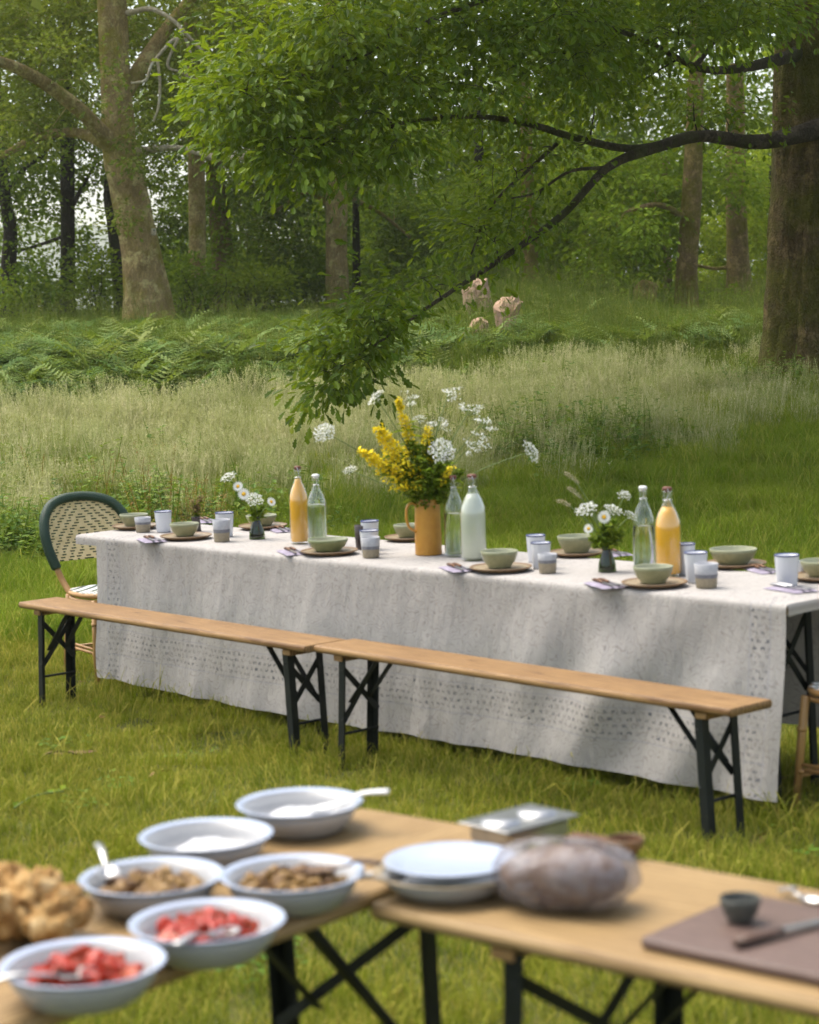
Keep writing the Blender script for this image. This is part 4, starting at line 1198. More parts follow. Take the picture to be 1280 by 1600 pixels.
def cloth():
    S = np.arange(0, TL + .001, .022); S[-1] = TL
    hd = .715                                             # length of the hanging sides
    tv = np.concatenate([np.linspace(0, hd, 46)[:-1], hd + np.linspace(0, TW, 24), hd + TW + np.linspace(0, .62, 30)[1:]])
    SS, TT = np.meshgrid(S, tv, indexing='ij')
    front = TT < hd; back = TT > hd + TW
    g_ = np.where(front, hd - TT, np.where(back, TT - hd - TW, 0))        # drop below the top
    across = np.clip(TT - hd, 0, TW)
    k = np.clip(g_ / hd, 0, 1)
    fold = (.060 * (fbm(SS * 2.1 + g_ * .5, SS * 0 + 3, 5, 2) - .5) + .034 * (fbm(SS * 5.5 - g_ * 1.6, g_ * .6 + 9, 6, 2) - .5)) * 2 * k ** .8
    fold = fold + .040 * np.sin((SS * 9 + g_ * 6.5) * 1.3) * sstep(2.9, 3.5, SS) * (1 - sstep(4.0, 4.3, SS)) * np.clip(g_ * 2.2, 0, 1) * (1 - .6 * k)
    fold = fold + .020 * np.abs(np.sin(SS * 6.5 + 2.2 * fbm(SS * 1.3, SS * 0, 4, 2) * 3)) ** 3 * k ** 1.5 * .8
    fold = fold + .008 * (fbm(SS * 14, g_ * 9, 8, 2) - .5) * k
    out = .006 + .045 * k ** 1.3 + fold
    offs = np.where(front, -out, np.where(back, out, 0))
    hem = np.where(front, .035 * (fbm(SS * 1.4, SS * 0 + 1, 11, 2) - .5) + .018 * SS / TL, 0)
    z = ZT + .004 - g_ + hem * k - .004 * np.clip(1 - np.minimum(across, TW - across) / .012, 0, 1) * (g_ < .001)
    z = z + .0022 * (fbm(SS * 5, TT * 5, 13, 2) - .5) * (g_ < .001)
    X = T0[0] + tu[0] * SS + tn[0] * (across + offs); Y = T0[1] + tu[1] * SS + tn[1] * (across + offs)
    n, m_ = SS.shape
    V = np.stack([X, Y, z], -1).reshape(-1, 3)
    base = tab(0, 0); V = V - base
    i, j = np.meshgrid(np.arange(n - 1), np.arange(m_ - 1), indexing='ij')
    f = np.stack([i * m_ + j, (i + 1) * m_ + j, (i + 1) * m_ + j + 1, i * m_ + j + 1], -1)
    # at the left end only a narrow fold hangs over the edge
    cut = (SS[:-1, :-1] < .17) & (g_[:-1, :-1] > .05)
    F4 = f[~cut]
    uv = np.stack([SS, np.where(back, hd + TW + g_, TT)], -1).reshape(-1, 2)
    t = single('tablecloth', mesh_np('tablecloth', V, [F4], True, uv=uv), clothmat(), 'long off white linen cloth with a grey block printed border, hanging to the grass', 'tablecloth', loc=base)
    # the folded lip over both short ends
    for s0, sg in ((0, -1), (TL, 1)):
        tt = np.linspace(0, TW, 24); dz = np.array([0, .006, .02, .042])
        P = np.array([[tab(s0, a) - base + np.array([tu[0], tu[1], 0]) * sg * (.001 + .006 * min(1, d / .01)) + np.array([0, 0, ZT + .0035 - d + .004 * math.sin(a * 9) * d / .04]) for a in tt] for d in dz]).reshape(-1, 3)
        q = len(tt); ii, jj = np.meshgrid(np.arange(3), np.arange(q - 1), indexing='ij')
        F = np.stack([ii * q + jj, ii * q + jj + 1, (ii + 1) * q + jj + 1, (ii + 1) * q + jj], -1).reshape(-1, 4)
        o = part('folded_hem', mesh_np('folded_hem', P, [F], True, uv=np.stack([np.full(len(P), 1.), P[:, 2] + 1], -1)), t.data.materials[0], t)
cloth()

# ------------------------------------------------------------------ wicker bistro chairs
RATTAN = pmat('rattan_cane', (.46, .27, .10), (.33, .17, .055), 9, .4, .4, stretch=(1, 1, .3))
GREENW = pmat('green_binding', (.006, .030, .012), (.012, .044, .018), 60, .5, .5, bd=.002, bscale=90)
CREAM = pmat('cream_weave', (.62, .51, .27), (.54, .42, .2), 30, .5, .3)
DKWEAVE = pmat('dark_weave', (.03, .05, .02), (.06, .06, .025), 30, .6, .3)
WHITEW = pmat('white_weave', (.72, .72, .68), (.6, .6, .56), 30, .5, .3)

def chair_meshes():
    """local frame: sitter faces +y, origin on the ground under the seat centre"""
    M_ = {}
    sw, sdp, sh = .215, .20, .455
    # back outline: u -1..1 along the arch, rising from the seat back corners
    def backpt(x, z):
        r_ = (z - sh) / .45
        return np.array([x, -sdp - .02 - .15 * r_ - .06 * (1 - (x / .25) ** 2) * min(1, r_ * 2), z])
    rimxz = [(-.185, sh + .03), (-.205, sh + .10), (-.232, sh + .20), (-.240, sh + .29), (-.222, sh + .37), (-.17, sh + .432), (-.09, sh + .46), (0, sh + .468)]
    rimxz = rimxz + [(-x, z) for x, z in rimxz[-2::-1]]
    rp_ = [backpt(x, z) for x, z in rimxz]
    rp_ = [np.array([-.168, -sdp + .045, sh - .05])] + rp_ + [np.array([.168, -sdp + .045, sh - .05])]
    rim = spline(rp_, 6)
    lo_, hi_ = 12, len(rim) - 13
    m = MB(); m.tube(rim[lo_:hi_ + 1], .024, 10)
    # wrapped binding: small raised beads spiralling round the rim
    pts = spline(rim[lo_:hi_ + 1], 2)
    for q in range(0, len(pts) - 1):
        T = pts[q + 1] - pts[q]; T /= np.linalg.norm(T); a = np.cross(T, [0, 0, 1.]); a /= np.linalg.norm(a) + 1e-9; b_ = np.cross(T, a)
        for h in range(7):
            an = h * 2 * PI / 7 + (q % 2) * PI / 7
            c = pts[q] + (a * math.cos(an) + b_ * math.sin(an)) * .0245
            o = (a * math.cos(an) + b_ * math.sin(an)); sdv = np.cross(T, o)
            m.raw([c + T * .009, c + sdv * .007, c - T * .009, c - sdv * .007, c + o * .004], [[[0, 1, 4], [1, 2, 4], [2, 3, 4], [3, 0, 4]]])
    M_['back_rim'] = (m.mesh('back_rim', True), GREENW)
    posts = MB()
    posts.tube(rim[:lo_ + 1], .0165, 10); M_['pl'] = (posts.mesh('back_post', True), RATTAN)
    posts = MB(); posts.tube(rim[hi_:], .0165, 10); M_['pr'] = (posts.mesh('back_post', True), RATTAN)
    # woven panel: chevron of cream strands over a dark ground
    z0, z1 = sh + .135, sh + .455
    nu, nv = 30, 44
    rx = np.array(rimxz); lft = rx[:8]
    cr = MB(); dk = MB()
    def half(z): return float(np.interp(z, [p[1] for p in lft], [-p[0] for p in lft])) - .012
    for j in range(nv):
        za, zb = z0 + (z1 - z0) * j / nv, z0 + (z1 - z0) * (j + 1) / nv
        wa, wb = half(za), half(zb)
        if wb < .02: continue
        for i in range(nu):
            ua, ub_ = -1 + 2 * i / nu, -1 + 2 * (i + 1) / nu
            c = abs(i - nu / 2 + .5)
            ph = (j * .36 + c * 1.0) % 3.6
            dark = ph < 1.7 and j % 2 == 0
            off = np.array([0, -.003 if dark else 0.0, 0])
            A = [backpt(ua * wa, za) + off, backpt(ub_ * wa, za) + off, backpt(ub_ * wb, zb) + off, backpt(ua * wb, zb) + off]
            if dark: dk.raw(A, [[[0, 1, 2, 3]]])
            else:
                mid = sum(A) / 4 + np.array([0, .0015, 0])
                cr.raw(A + [mid], [[[0, 1, 4], [1, 2, 4], [2, 3, 4], [3, 0, 4]]])
    M_['weave'] = (cr.mesh('woven_panel'), CREAM); M_['weave_d'] = (dk.mesh('woven_ground'), DKWEAVE)
    # round seat with striped weave and cane rim
    a = np.arange(28) * 2 * PI / 28
    ring = np.stack([sw * np.sign(np.cos(a)) * np.abs(np.cos(a)) ** .75, sdp * np.sign(np.sin(a)) * np.abs(np.sin(a)) ** .75, np.full(28, sh - .012)], -1)
    ring = np.vstack([ring, ring[:1]])
    m = MB(); m.tube(ring, .014, 8, False); m.tube(ring - np.array([0, 0, .028]), .011, 8, False)
    M_['seat_rim'] = (m.mesh('seat_rim', True), RATTAN)
    lt = MB(); dk = MB(); n = 26
    for i in range(n):
        for j in range(n):
            x0_, x1_ = -1 + 2 * i / n, -1 + 2 * (i + 1) / n; y0_, y1_ = -1 + 2 * j / n, -1 + 2 * (j + 1) / n
            xc, yc = (x0_ + x1_) / 2, (y0_ + y1_) / 2
            if abs(xc) ** 2.7 + abs(yc) ** 2.7 > 1: continue
            tgt = dk if ((i + abs(j - n / 2)) % 5) < 2 else lt
            zc = lambda x, y: sh + .002 - .008 * (1 - x * x) * (1 - y * y)
            A = [np.array([x * sw, y * sdp, zc(x, y)]) for x, y in ((x0_, y0_), (x1_, y0_), (x1_, y1_), (x0_, y1_))]
            mid = sum(A) / 4 + np.array([0, 0, .002])
            tgt.raw(A + [mid], [[[0, 1, 4], [1, 2, 4], [2, 3, 4], [3, 0, 4]]])
    M_['seat'] = (lt.mesh('seat'), WHITEW); M_['seat_stripe'] = (dk.mesh('seat_stripe'), GREENW)
    legs = []
    for sx, sy in ((-1, 1), (1, 1), (-1, -1), (1, -1)):
        m = MB(); m.tube([(sx * .185, sy * .165, sh - .03), (sx * .195, sy * .18, .25), (sx * .205, sy * .205, -.05)], [.0165, .016, .0145], 10)
        for zz in (.30, .14): m.tube([(sx * .194, sy * .177, zz - .008), (sx * .194, sy * .177, zz + .008)], .019, 8)
        legs.append(m.mesh('leg', True))
    M_['legs'] = (legs, RATTAN)
    st = []
    for sx in (-1, 1):
        m = MB(); m.tube([(sx * .197, .185, .145), (sx * .197, -.185, .145)], .009, 8); m.tube([(sx * .197, .185, .165), (sx * .197, -.185, .165)], .007, 8); st.append(m.mesh('stretcher', True))
    for sy in (-1, 1):
        m = MB(); m.tube([(-.197, sy * .185, .12), (.197, sy * .185, .12)], .009, 8); m.tube([(-.197, sy * .185, .137), (.197, sy * .185, .137)], .007, 8); st.append(m.mesh('stretcher', True))
    M_['st'] = (st, RATTAN)
    return M_
CH = chair_meshes()
def chair(label, loc, rz):
    t = thing('wicker_chair', label, 'chair', (loc[0], loc[1], 0), rz, 'wicker chairs at the ends of the long table')
    t.scale = (1, 1, .975)
    part('back_rim', *CH['back_rim'], t); part('back_post', *CH['pl'], t); part('back_post', *CH['pr'], t)
    p = part('woven_panel', *CH['weave'], t); part('woven_ground', *CH['weave_d'], p)
    p = part('seat', *CH['seat'], t); part('seat_stripe', *CH['seat_stripe'], p); part('seat_rim', *CH['seat_rim'], p)
    for m in CH['legs'][0]: part('leg', m, RATTAN, t)
    for m in CH['st'][0]: part('stretcher', m, RATTAN, t)
    return t
chair('green rimmed cane bistro chair at the left end of the long table', (-1.555, 10.95), math.radians(-148))
chair('cane chair half hidden behind the right end of the cloth', (1.665, 7.57), math.radians(44))

# ------------------------------------------------------------------ tableware
def ceramic(name, c1, c2, rough=.32, scale=60): return pmat(name, c1, c2, scale, rough, .5, bd=.0006, bscale=80)
STONE = ceramic('stoneware_tan', (.20, .125, .06), (.15, .085, .038), .5)
STONE_IN = ceramic('stoneware_pale', (.32, .25, .155), (.26, .2, .12), .45)
CELADON = ceramic('celadon', (.27, .275, .165), (.21, .22, .12), .3)
CELIN = ceramic('celadon_pale', (.36, .36, .25), (.30, .31, .2), .3)
ENAMEL = pmat('white_enamel', (.37, .37, .365), (.34, .34, .335), 5, .18, .5)
ENCUP = pmat('cup_enamel', (.60, .61, .63), (.55, .56, .59), 5, .18, .5)
ENBLUE = pmat('blue_enamel', (.045, .06, .16), (.03, .04, .11), 20, .22, .5)
ENPALE = pmat('pale_blue_enamel', (.38, .43, .53), (.34, .39, .49), 12, .2, .5)
GLAZE = ceramic('grey_blue_glaze', (.42, .42, .43), (.33, .33, .35), .35, 90)
SAND = ceramic('sand_clay', (.30, .25, .17), (.23, .19, .12), .6, 120)
INDIGO = ceramic('indigo_band', (.10, .10, .125), (.17, .17, .19), .4, 70)
DARKCUP = ceramic('dark_glaze', (.05, .035, .03), (.03, .02, .02), .35)
OCHRE = ceramic('ochre_glaze', (.52, .26, .035), (.45, .20, .022), .38, 26)
LINEN = pmat('mauve_linen', (.33, .30, .36), (.20, .17, .22), 26, .9, .1, bd=.002)
KWOOD = woodmat('knife_handle_wood', (.17, .085, .04), (.10, .045, .02), (.05, .02, .01), .45, 3)
def thinglass(name, col, gl=.9):
    m, g, b, ob, wp = newmat(name, .03, .5)
    tr = g.n('ShaderNodeBsdfTransparent', ins={0: (*col, 1)}); gs = g.n('ShaderNodeBsdfGlossy', ins={'Roughness': .03, 'Color': (1, 1, 1, 1)})
    lw = g.n('ShaderNodeLayerWeight', ins={'Blend': .5})
    mx = g.n('ShaderNodeMixShader', ins={0: g.math('MULTIPLY_ADD', g.math('POWER', lw.outputs['Facing'], 3.0), gl * .6, .05)})
    g.L.new(tr.outputs[0], mx.inputs[1]); g.L.new(gs.outputs[0], mx.inputs[2]); g.L.new(mx.outputs[0], g.N['Material Output'].inputs[0])
    return m
GLASS = thinglass('clear_glass', (.97, .985, .98))
GREENGLASS = thinglass('green_glass', (.24, .34, .11))
WATER = glassmat('water', (.985, 1, 1), 0.0, 1.10)
def liquid(name, c):
    m, g, b, ob, wp = newmat(name, .15, .4)
    b.inputs['Base Color'].default_value = (*c, 1)
    return m
JUICE = liquid('orange_juice', (.92, .44, .03))
MILKY = liquid('cloudy_lemonade', (.60, .61, .48))
CORK = pmat('brown_stopper', (.16, .06, .03), (.10, .035, .02), 30, .6)
CHROME = pmat('wire_chrome', (.7, .7, .7), (.6, .6, .6), 20, .2, .5, 1)
PORC = pmat('white_stopper', (.75, .75, .72), (.68, .68, .66), 20, .3)

def lm(name, prof, n=32):
    return MB().lathe(prof, n).mesh(name, True)
MESH = {}
def cached(key, fn):
    if key not in MESH: MESH[key] = fn()
    return MESH[key]
def plate_parts(t, R=.128, z=0):
    part('dish', cached(('plate', R), lambda: lm('dish', [(.001, 0), (R * .70, 0), (R * .76, .004), (R * .97, .014), (R, .019), (R * .985, .021), (R * .95, .018), (R * .74, .009), (R * .68, .0075), (.001, .0075)], 40)), STONE, t)
    part('glazed_well', cached(('well', R), lambda: lm('glazed_well', [(.001, .0082), (R * .68, .0082), (R * .74, .0097), (R * .90, .0162)], 40)), STONE_IN, t)
def bowl_parts(t, R=.075, h=.06, mo=None, mi=None):
    part('bowl_wall', cached(('bowl', R, h), lambda: lm('bowl_wall', [(.001, .003), (R * .5, .003), (R * .5, 0), (R * .58, 0), (R * .62, .006), (R * .84, h * .42), (R * .965, h * .8), (R, h), (R * .975, h + .002), (R * .95, h)], 36)), mo or CELADON, t)
    part('glazed_inside', cached(('bowlin', R, h), lambda: lm('glazed_inside', [(R * .951, h * .999), (R * .92, h * .8), (R * .79, h * .42), (R * .55, .010), (.001, .008)], 36)), mi or CELIN, t)
def enamel_parts(t, R=.043, h=.105):
    part('cup_wall', cached(('en', R, h), lambda: lm('cup_wall', [(.001, .002), (R * .78, .002), (R * .80, 0), (R * .83, .004), (R * .985, h * .97), (R * .985, h * .99), (R * .95, h * .985), (R * .77, .006), (.001, .006)], 30)), ENCUP, t)
    part('blue_rim', cached(('enr', R, h), lambda: lm('blue_rim', [(R * .985, h * .965), (R * 1.02, h * .975), (R * 1.035, h), (R * 1.01, h * 1.02), (R * .96, h * 1.01), (R * .952, h * .97)], 30)), ENBLUE, t)
def clay_parts(t, R=.040, h=.088, top=None, band=None, low=None, mid=.48, bw=.14):
    q = [(.001, .003), (R * .82, .003), (R * .82, 0), (R * .86, .003)]
    def rr(f): return R * (.86 + .14 * f)
    part('clay_base', lm('clay_base', q + [(rr(mid - bw / 2), h * (mid - bw / 2))], 30), low or SAND, t)
    part('glaze_band', lm('glaze_band', [(rr(mid - bw / 2), h * (mid - bw / 2)), (rr(mid) + .0006, h * mid), (rr(mid + bw / 2), h * (mid + bw / 2))], 30), band or INDIGO, t)
    part('glazed_top', lm('glazed_top', [(rr(mid + bw / 2), h * (mid + bw / 2)), (rr(1), h), (rr(1) * .97, h * 1.012), (rr(1) * .93, h * .99), (rr(0) * .88, .008), (.001, .008)], 30), top or GLAZE, t)

def tpx(px, py): return onz(px, py, ZT + .0055)
SP = 'place settings along the long table'
def put(name, label, cat, px, py, rz=0, group=None, dz=0):
    p = tpx(px, py)
    return thing(name, label, cat, (p[0], p[1], p[2] + dz), rz, group)

# (plate px,py, radius), (bowl px,py offset, radius, height), where it stands
SETS = [
    (291, 842, .128, .073, .062, 'front row, nearest the wicker chair', CELADON),
    (515, 866, .130, .092, .055, 'front row, before the left juice bottle', None),
    (783, 892, .130, .078, .070, 'front row, right of the ochre jug', CELADON),
    (1023, 916, .128, .078, .064, 'front row, before the right hand juice bottle', None),
    (212, 826, .120, .075, .060, 'back row, at the left end behind two cups', None),
    (411, 826, .125, .080, .055, 'back row, behind the left flower vase', CELADON),
    (640, 844, .120, .070, .060, 'back row, beside the jug handle', None),
    (903, 868, .122, .084, .072, 'back row, left of the right flower vase', None),
    (1148, 886, .130, .098, .062, 'back row, right of the cups by the juice', CELADON),
    (1287, 906, .125, .085, .062, 'cut off by the right edge of the picture', None),
]
GREENB = ceramic('green_glaze', (.20, .23, .11), (.15, .18, .08), .3)
for i, (px, py, R, br, bh_, where, mo) in enumerate(SETS):
    t = put('plate', 'brown stoneware plate, ' + where, 'plate', px, py, i, 'stoneware plates on the long table'); plate_parts(t, R)
    t = put('bowl', 'pale glazed bowl on a brown plate, ' + where, 'bowl', px - 2, py - 1.5, i, 'glazed bowls on the long table', .0095)
    bowl_parts(t, br, bh_, mo if mo is not None else (GREENB if i in (1, 8) else CELADON), CELIN)

CUPS = [
    ('enamel', 256, 831, .044, .105, 'white enamel cup with blue rim at the left end of the table'),
    ('clay', 224, 831, .042, .074, 'small grey speckled cup beside the white enamel cup at the left end'),
    ('enamel', 352, 838, .046, .118, 'white enamel cup with blue rim behind a clay cup, left of the small green vase'),
    ('clay', 347, 846, .043, .105, 'two tone clay cup, left of the small green vase'),
    ('dark', 567, 858, .036, .11, 'dark brown stand-in beaker shape left of the cups in the middle of the table'),  # beaker shape added for a dark upright mark beside the cups
    ('enamel', 579, 858, .042, .13, 'tall white enamel cup with blue rim, rear of the row left of the ochre jug'),
    ('enamel', 578, 865, .043, .105, 'white enamel cup with blue rim, middle of the row left of the ochre jug'),
    ('clay', 580, 871, .042, .09, 'two tone clay cup, nearest of the row left of the ochre jug'),
    ('enamel', 838, 878, .041, .115, 'blue rimmed enamel cup, rear of three before the back bowl'),
    ('enamel', 846, 888, .042, .108, 'blue rimmed enamel cup, middle of three right of the glazed bowl'),
    ('clay', 856, 895, .040, .078, 'small clay cup with indigo band, nearest of three right of the glazed bowl'),
    ('enamel', 1073, 898, .036, .125, 'blue rimmed enamel cup just behind the right hand juice bottle'),
    ('enamel', 1088, 910, .046, .118, 'blue rimmed enamel cup behind the clay cup, right of the juice bottle'),
    ('clay', 1104, 918, .046, .092, 'clay cup with indigo band, right of the juice bottle'),
    ('enamel', 1230, 915, .047, .118, 'white enamel cup standing alone near the right edge'),
    ('enamel', 1252, 900, .026, .06, 'tiny white enamel beaker at the far right'),
]
for k, px, py, R, h, lab in CUPS:
    t = put('cup', lab, 'cup', px, py, 0, 'cups on the long table')
    if k == 'enamel': enamel_parts(t, R, h)
    elif k == 'clay': clay_parts(t, R, h, mid=.62 if h < .08 else .5, top=GLAZE, low=SAND, bw=.16)
    else: clay_parts(t, R, h, DARKCUP, DARKCUP, DARKCUP)

def cutlery(px, py, ang, lab, lab2, spoonlike=False):
    p = tpx(px, py); rz = TA + ang
    # folded napkin
    n = 12; xs = np.linspace(-.10, .10, n); ys = np.linspace(-.055, .055, 8)
    X, Y = np.meshgrid(xs, ys); Z = .006 + .004 * fbm(X * 22, Y * 22, int(px), 2) - .006 * (np.maximum(np.abs(X) / .10, np.abs(Y) / .055) > .97)
    V = np.stack([X, Y, Z], -1).reshape(-1, 3)
    i, j = np.meshgrid(np.arange(7), np.arange(n - 1), indexing='ij')
    F = np.stack([i * n + j, i * n + j + 1, (i + 1) * n + j + 1, (i + 1) * n + j], -1).reshape(-1, 4)
    single('napkin', mesh_np('napkin', V, [F], True), LINEN, lab, 'napkin', 'folded napkins on the long table', p, (0, 0, rz))
    c, s = math.cos(rz), math.sin(rz)
    for q, dy in ((0, -.012), (1, .014)):
        loc = (p[0] - s * dy, p[1] + c * dy, p[2] + .013)
        t = thing('knife' if q == 0 else 'fork', lab2 % ('knife' if q == 0 else 'fork'), 'cutlery', loc, rz + .04 * q, 'cutlery laid on the napkins')
        part('handle', MB().tube(spline([(-.10, 0, 0), (-.06, 0, .003), (.0, 0, .001)], 4), [.006, .008, .009, .0088, .0085, .008, .0075, .007, .006], 8, flat=.7).mesh('handle', True), STEELC if spoonlike else KWOOD, t)
        if q == 0: part('blade', MB().raw([(0, -.006, 0), (.1, -.008, -.001), (.115, .004, -.001), (0, .005, 0), (0, -.006, .002), (.1, -.008, .0008), (.115, .004, .0004), (0, .005, .0022)], [[[0, 3, 2, 1], [4, 5, 6, 7], [0, 1, 5, 4], [1, 2, 6, 5], [2, 3, 7, 6], [3, 0, 4, 7]]]), STEELC, t)
        else:
            m = MB().bar((0, 0, 0), (.06, 0, 0), .006, .003).box((.072, 0, .0), (.026, .020, .003), bev=.001)
            for y in (-.008, -.0027, .0027, .008): m.bar((.083, y, 0), (.118, y, .003), .0028, .002)
            part('tines', m, STEELC, t)
CUT = [(237, 845, 0.15, 'front row at the left end'), (458, 864, .1, 'front row, left of the green bowl'), (716, 890, .1, 'front row, below the ochre jug'), (947, 915, .1, 'front row, below the right flower vase'),
       (440, 829, .1, 'back row, behind the left juice bottle'), (960, 866, .1, 'back row, behind the right flower vase'), (1192, 892, .1, 'back row, right of the wide green bowl'), (322, 815, .1, 'back row at the left end'), (1236, 922, .3, 'at the right edge beside the lone enamel cup')]
for px, py, a, wh in CUT:
    cutlery(px, py, PI / 2 * 0 + a - .55, 'folded mauve napkin, ' + wh, 'wood handled %s on a napkin, ' + wh, px > 1200)

def bottle(lab, px, py, R, h, liq, stop, fill=.72, group='glass bottles on the long table'):
    t = put('bottle', lab, 'bottle', px, py, 0, group)
    prof = [(.001, .004), (R * .8, .0), (R * .95, .004), (R, .014), (R, h * .56), (R * .95, h * .64), (R * .72, h * .735), (R * .44, h * .82), (R * .33, h * .88), (R * .31, h * .965), (R * .37, h * .972), (R * .37, h * .99), (R * .28, h * .99)]
    wth = .003
    inn = [(R * .26, h * .965), (R * .26, h * .88), (R * .37, h * .82), (R * .66, h * .735), (R * .88, h * .64), (R - wth, h * .56), (R - wth, .016), (R * .8, .009), (.001, .010)]
    part('glass', lm('glass', prof + inn, 32), GLASS, t)
    hf = h * fill
    rp = [q for q in inn[::-1] if q[1] < hf]
    rf = float(np.interp(hf, [q[1] for q in inn[::-1]], [q[0] for q in inn[::-1]]))
    e = .0006
    liqp = [(.001, .0105)] + [(max(q[0] - e, .001), q[1] + e) for q in rp[1:]] + [(rf - e, hf), (.001, hf)]
    if liq: part('liquid', lm('liquid', liqp, 32), liq, t)
    part('stopper', lm('stopper', [(.001, h * .975), (R * .24, h * .975), (R * .24, h * .992), (R * .36, h * .995), (R * .38, h * 1.02), (R * .30, h * 1.035), (.001, h * 1.04)], 20), stop, t)
    m = MB()
    for sg in (-1, 1):
        m.tube(spline([(0, sg * R * .36, h * .885), (R * .1, sg * R * .46, h * .93), (0, sg * R * .40, h * 1.01), (0, 0, h * 1.03)], 5), .0014, 5)
    m.tube([(R * .34 * math.cos(a), R * .34 * math.sin(a), h * .885) for a in np.linspace(0, 2 * PI, 16)], .0014, 5)
    part('swing_wire', m.mesh('swing_wire', True), CHROME, t)
    return t
bottle('tall bottle of orange juice with a brown stopper, left one', 469, 849, .046, .355, JUICE, CORK, .86)
bottle('clear bottle of water, right of the left juice bottle', 497, 853, .047, .325, WATER, PORC, .6)
bottle('clear glass water bottle just right of the ochre jug', 711, 869, .045, .345, WATER, CORK, .55)
bottle('bottle of cloudy pale lemonade, right of the ochre jug', 741, 875, .057, .36, MILKY, CORK, .80)
bottle('clear water bottle with a white stopper, left of the right juice bottle', 1007, 892, .046, .335, WATER, PORC, .55)
bottle('stout bottle of orange juice with brown stopper, right one', 1045, 900, .053, .345, JUICE, CORK, .80)

def jug():
    t = put('jug', 'tall ochre glazed jug holding the big bouquet in the middle of the table', 'jug', 670, 866)
    R, h = .060, .250
    part('jug_wall', lm('jug_wall', [(.001, .003), (R * .97, .0), (R, .004), (R * .99, h * .3), (R * .94, h * .8), (R * .925, h * .99), (R * .9, h), (R * .87, h * .99), (R * .9, .012), (.001, .012)], 40), OCHRE, t)
    a = math.radians(200)
    P = [(R * .92, 0, h * .9), (R * 1.3, 0, h * .93), (R * 1.62, 0, h * .85), (R * 1.66, 0, h * .65), (R * 1.45, 0, h * .5), (R * .97, 0, h * .42)]
    o = part('handle', MB().tube(spline(P, 6), .0085, 10, flat=.7).mesh('handle', True), OCHRE, t, None, (0, 0, a))
jug()
def vase(lab, px, py, Rb, Rt, h, mat):
    t = put('vase', lab, 'vase', px, py)
    part('vase_wall', lm('vase_wall', [(.001, .002), (Rb * .96, 0), (Rb, .004), (Rb * .9, h * .35), (Rt * 1.05, h * .8), (Rt, h * .92), (Rt * 1.12, h), (Rt * .95, h), (Rt * .8, h * .9), (Rb * .78, h * .35), (Rb * .86, .008), (.001, .008)], 28), mat, t)
    if mat is GREENGLASS: part('water', lm('water', [(.001, .0085), (Rb * .85, .0085), (Rb * .775, h * .35), (Rb * .6, h * .55), (.001, h * .55)], 24), WATER, t)
vase('small green glass bud vase of daisies, left part of the table', 402, 842, .040, .018, .11, GREENGLASS)
vase('small green glass bud vase of daisies and grasses, right part of the table', 949, 893, .038, .018, .105, GREENGLASS)
vase('small dark bud vase at the left end behind the plates', 307, 830, .026, .02, .075, DARKCUP)

# ------------------------------------------------------------------ flowers
STEM = pmat('flower_stem', (.10, .16, .035), (.15, .2, .05), 30, .6)
UMBEL = leafmat('umbel_white', [(0., (.66, .66, .58)), (1., (.82, .82, .78))], .3, .7)
YELLOW = leafmat('goldenrod_yellow', [(0., (.78, .55, .012)), (.5, (.9, .70, .015)), (1., (.95, .82, .06))], .25, .6)
LEAFY = leafmat('bouquet_leaf', [(0., (.06, .12, .010)), (.6, (.17, .26, .022)), (1., (.34, .40, .04))], .35, .5)
FLUFF = pmat('grass_plume', (.62, .55, .40), (.5, .42, .28), 40, .9, .1)
PETAL = leafmat('daisy_petal', [(0., (.74, .74, .72)), (1., (.84, .84, .82))], .3, .6)
DISC = pmat('daisy_disc', (.75, .45, .03), (.6, .33, .02), 90, .8)
REDDISH = leafmat('heather_brown', [(0., (.16, .09, .05)), (1., (.30, .22, .10))], .2, .7)

def stem_curve(a, b, bow=.12, seed=0):
    r = np.random.default_rng(seed); a = np.asarray(a, float); b = np.asarray(b, float); L = np.linalg.norm(b - a)
    s = np.linspace(0, 1, 9)[:, None]
    out = np.array([b[0] - a[0], b[1] - a[1], 0])
    return a * (1 - s) + b * s - out * (np.sin(s * PI) * bow * 1.6) + np.sin(s * PI) * r.normal(size=3) * .02 * L

def umbel_mesh(R, n, seed, dome=.35):
    """flat head: rays with many tiny florets"""
    r = np.random.default_rng(seed); fl = MB(); rays = MB()
    for i in range(n):
        a = i * 2.39996; q = R * math.sqrt((i + .5) / n)
        c = np.array([q * math.cos(a), q * math.sin(a), R * dome * (1 - (q / R) ** 2) + r.normal(0, R * .05)])
        if i % 3 == 0: rays.tube([(0, 0, -R * .55), c * .6 + np.array([0, 0, -R * .2]), c - np.array([0, 0, .003])], .0009, 4, False)
        for k in range(6):
            p = c + r.normal(size=3) * R * .075 * np.array([1, 1, .5]); s = R * r.uniform(.05, .085); t = r.uniform(0, PI)
            u_ = np.array([math.cos(t), math.sin(t), r.normal(0, .3)]) * s; v_ = np.array([-math.sin(t), math.cos(t), r.normal(0, .3)]) * s
            fl.raw([p + u_, p + v_, p - u_, p - v_], [[[0, 1, 2, 3]]])
    return fl.mesh('florets'), rays.mesh('rays', True)

def orient(v): return Vector(v).to_track_quat('Z', 'Y').to_euler()

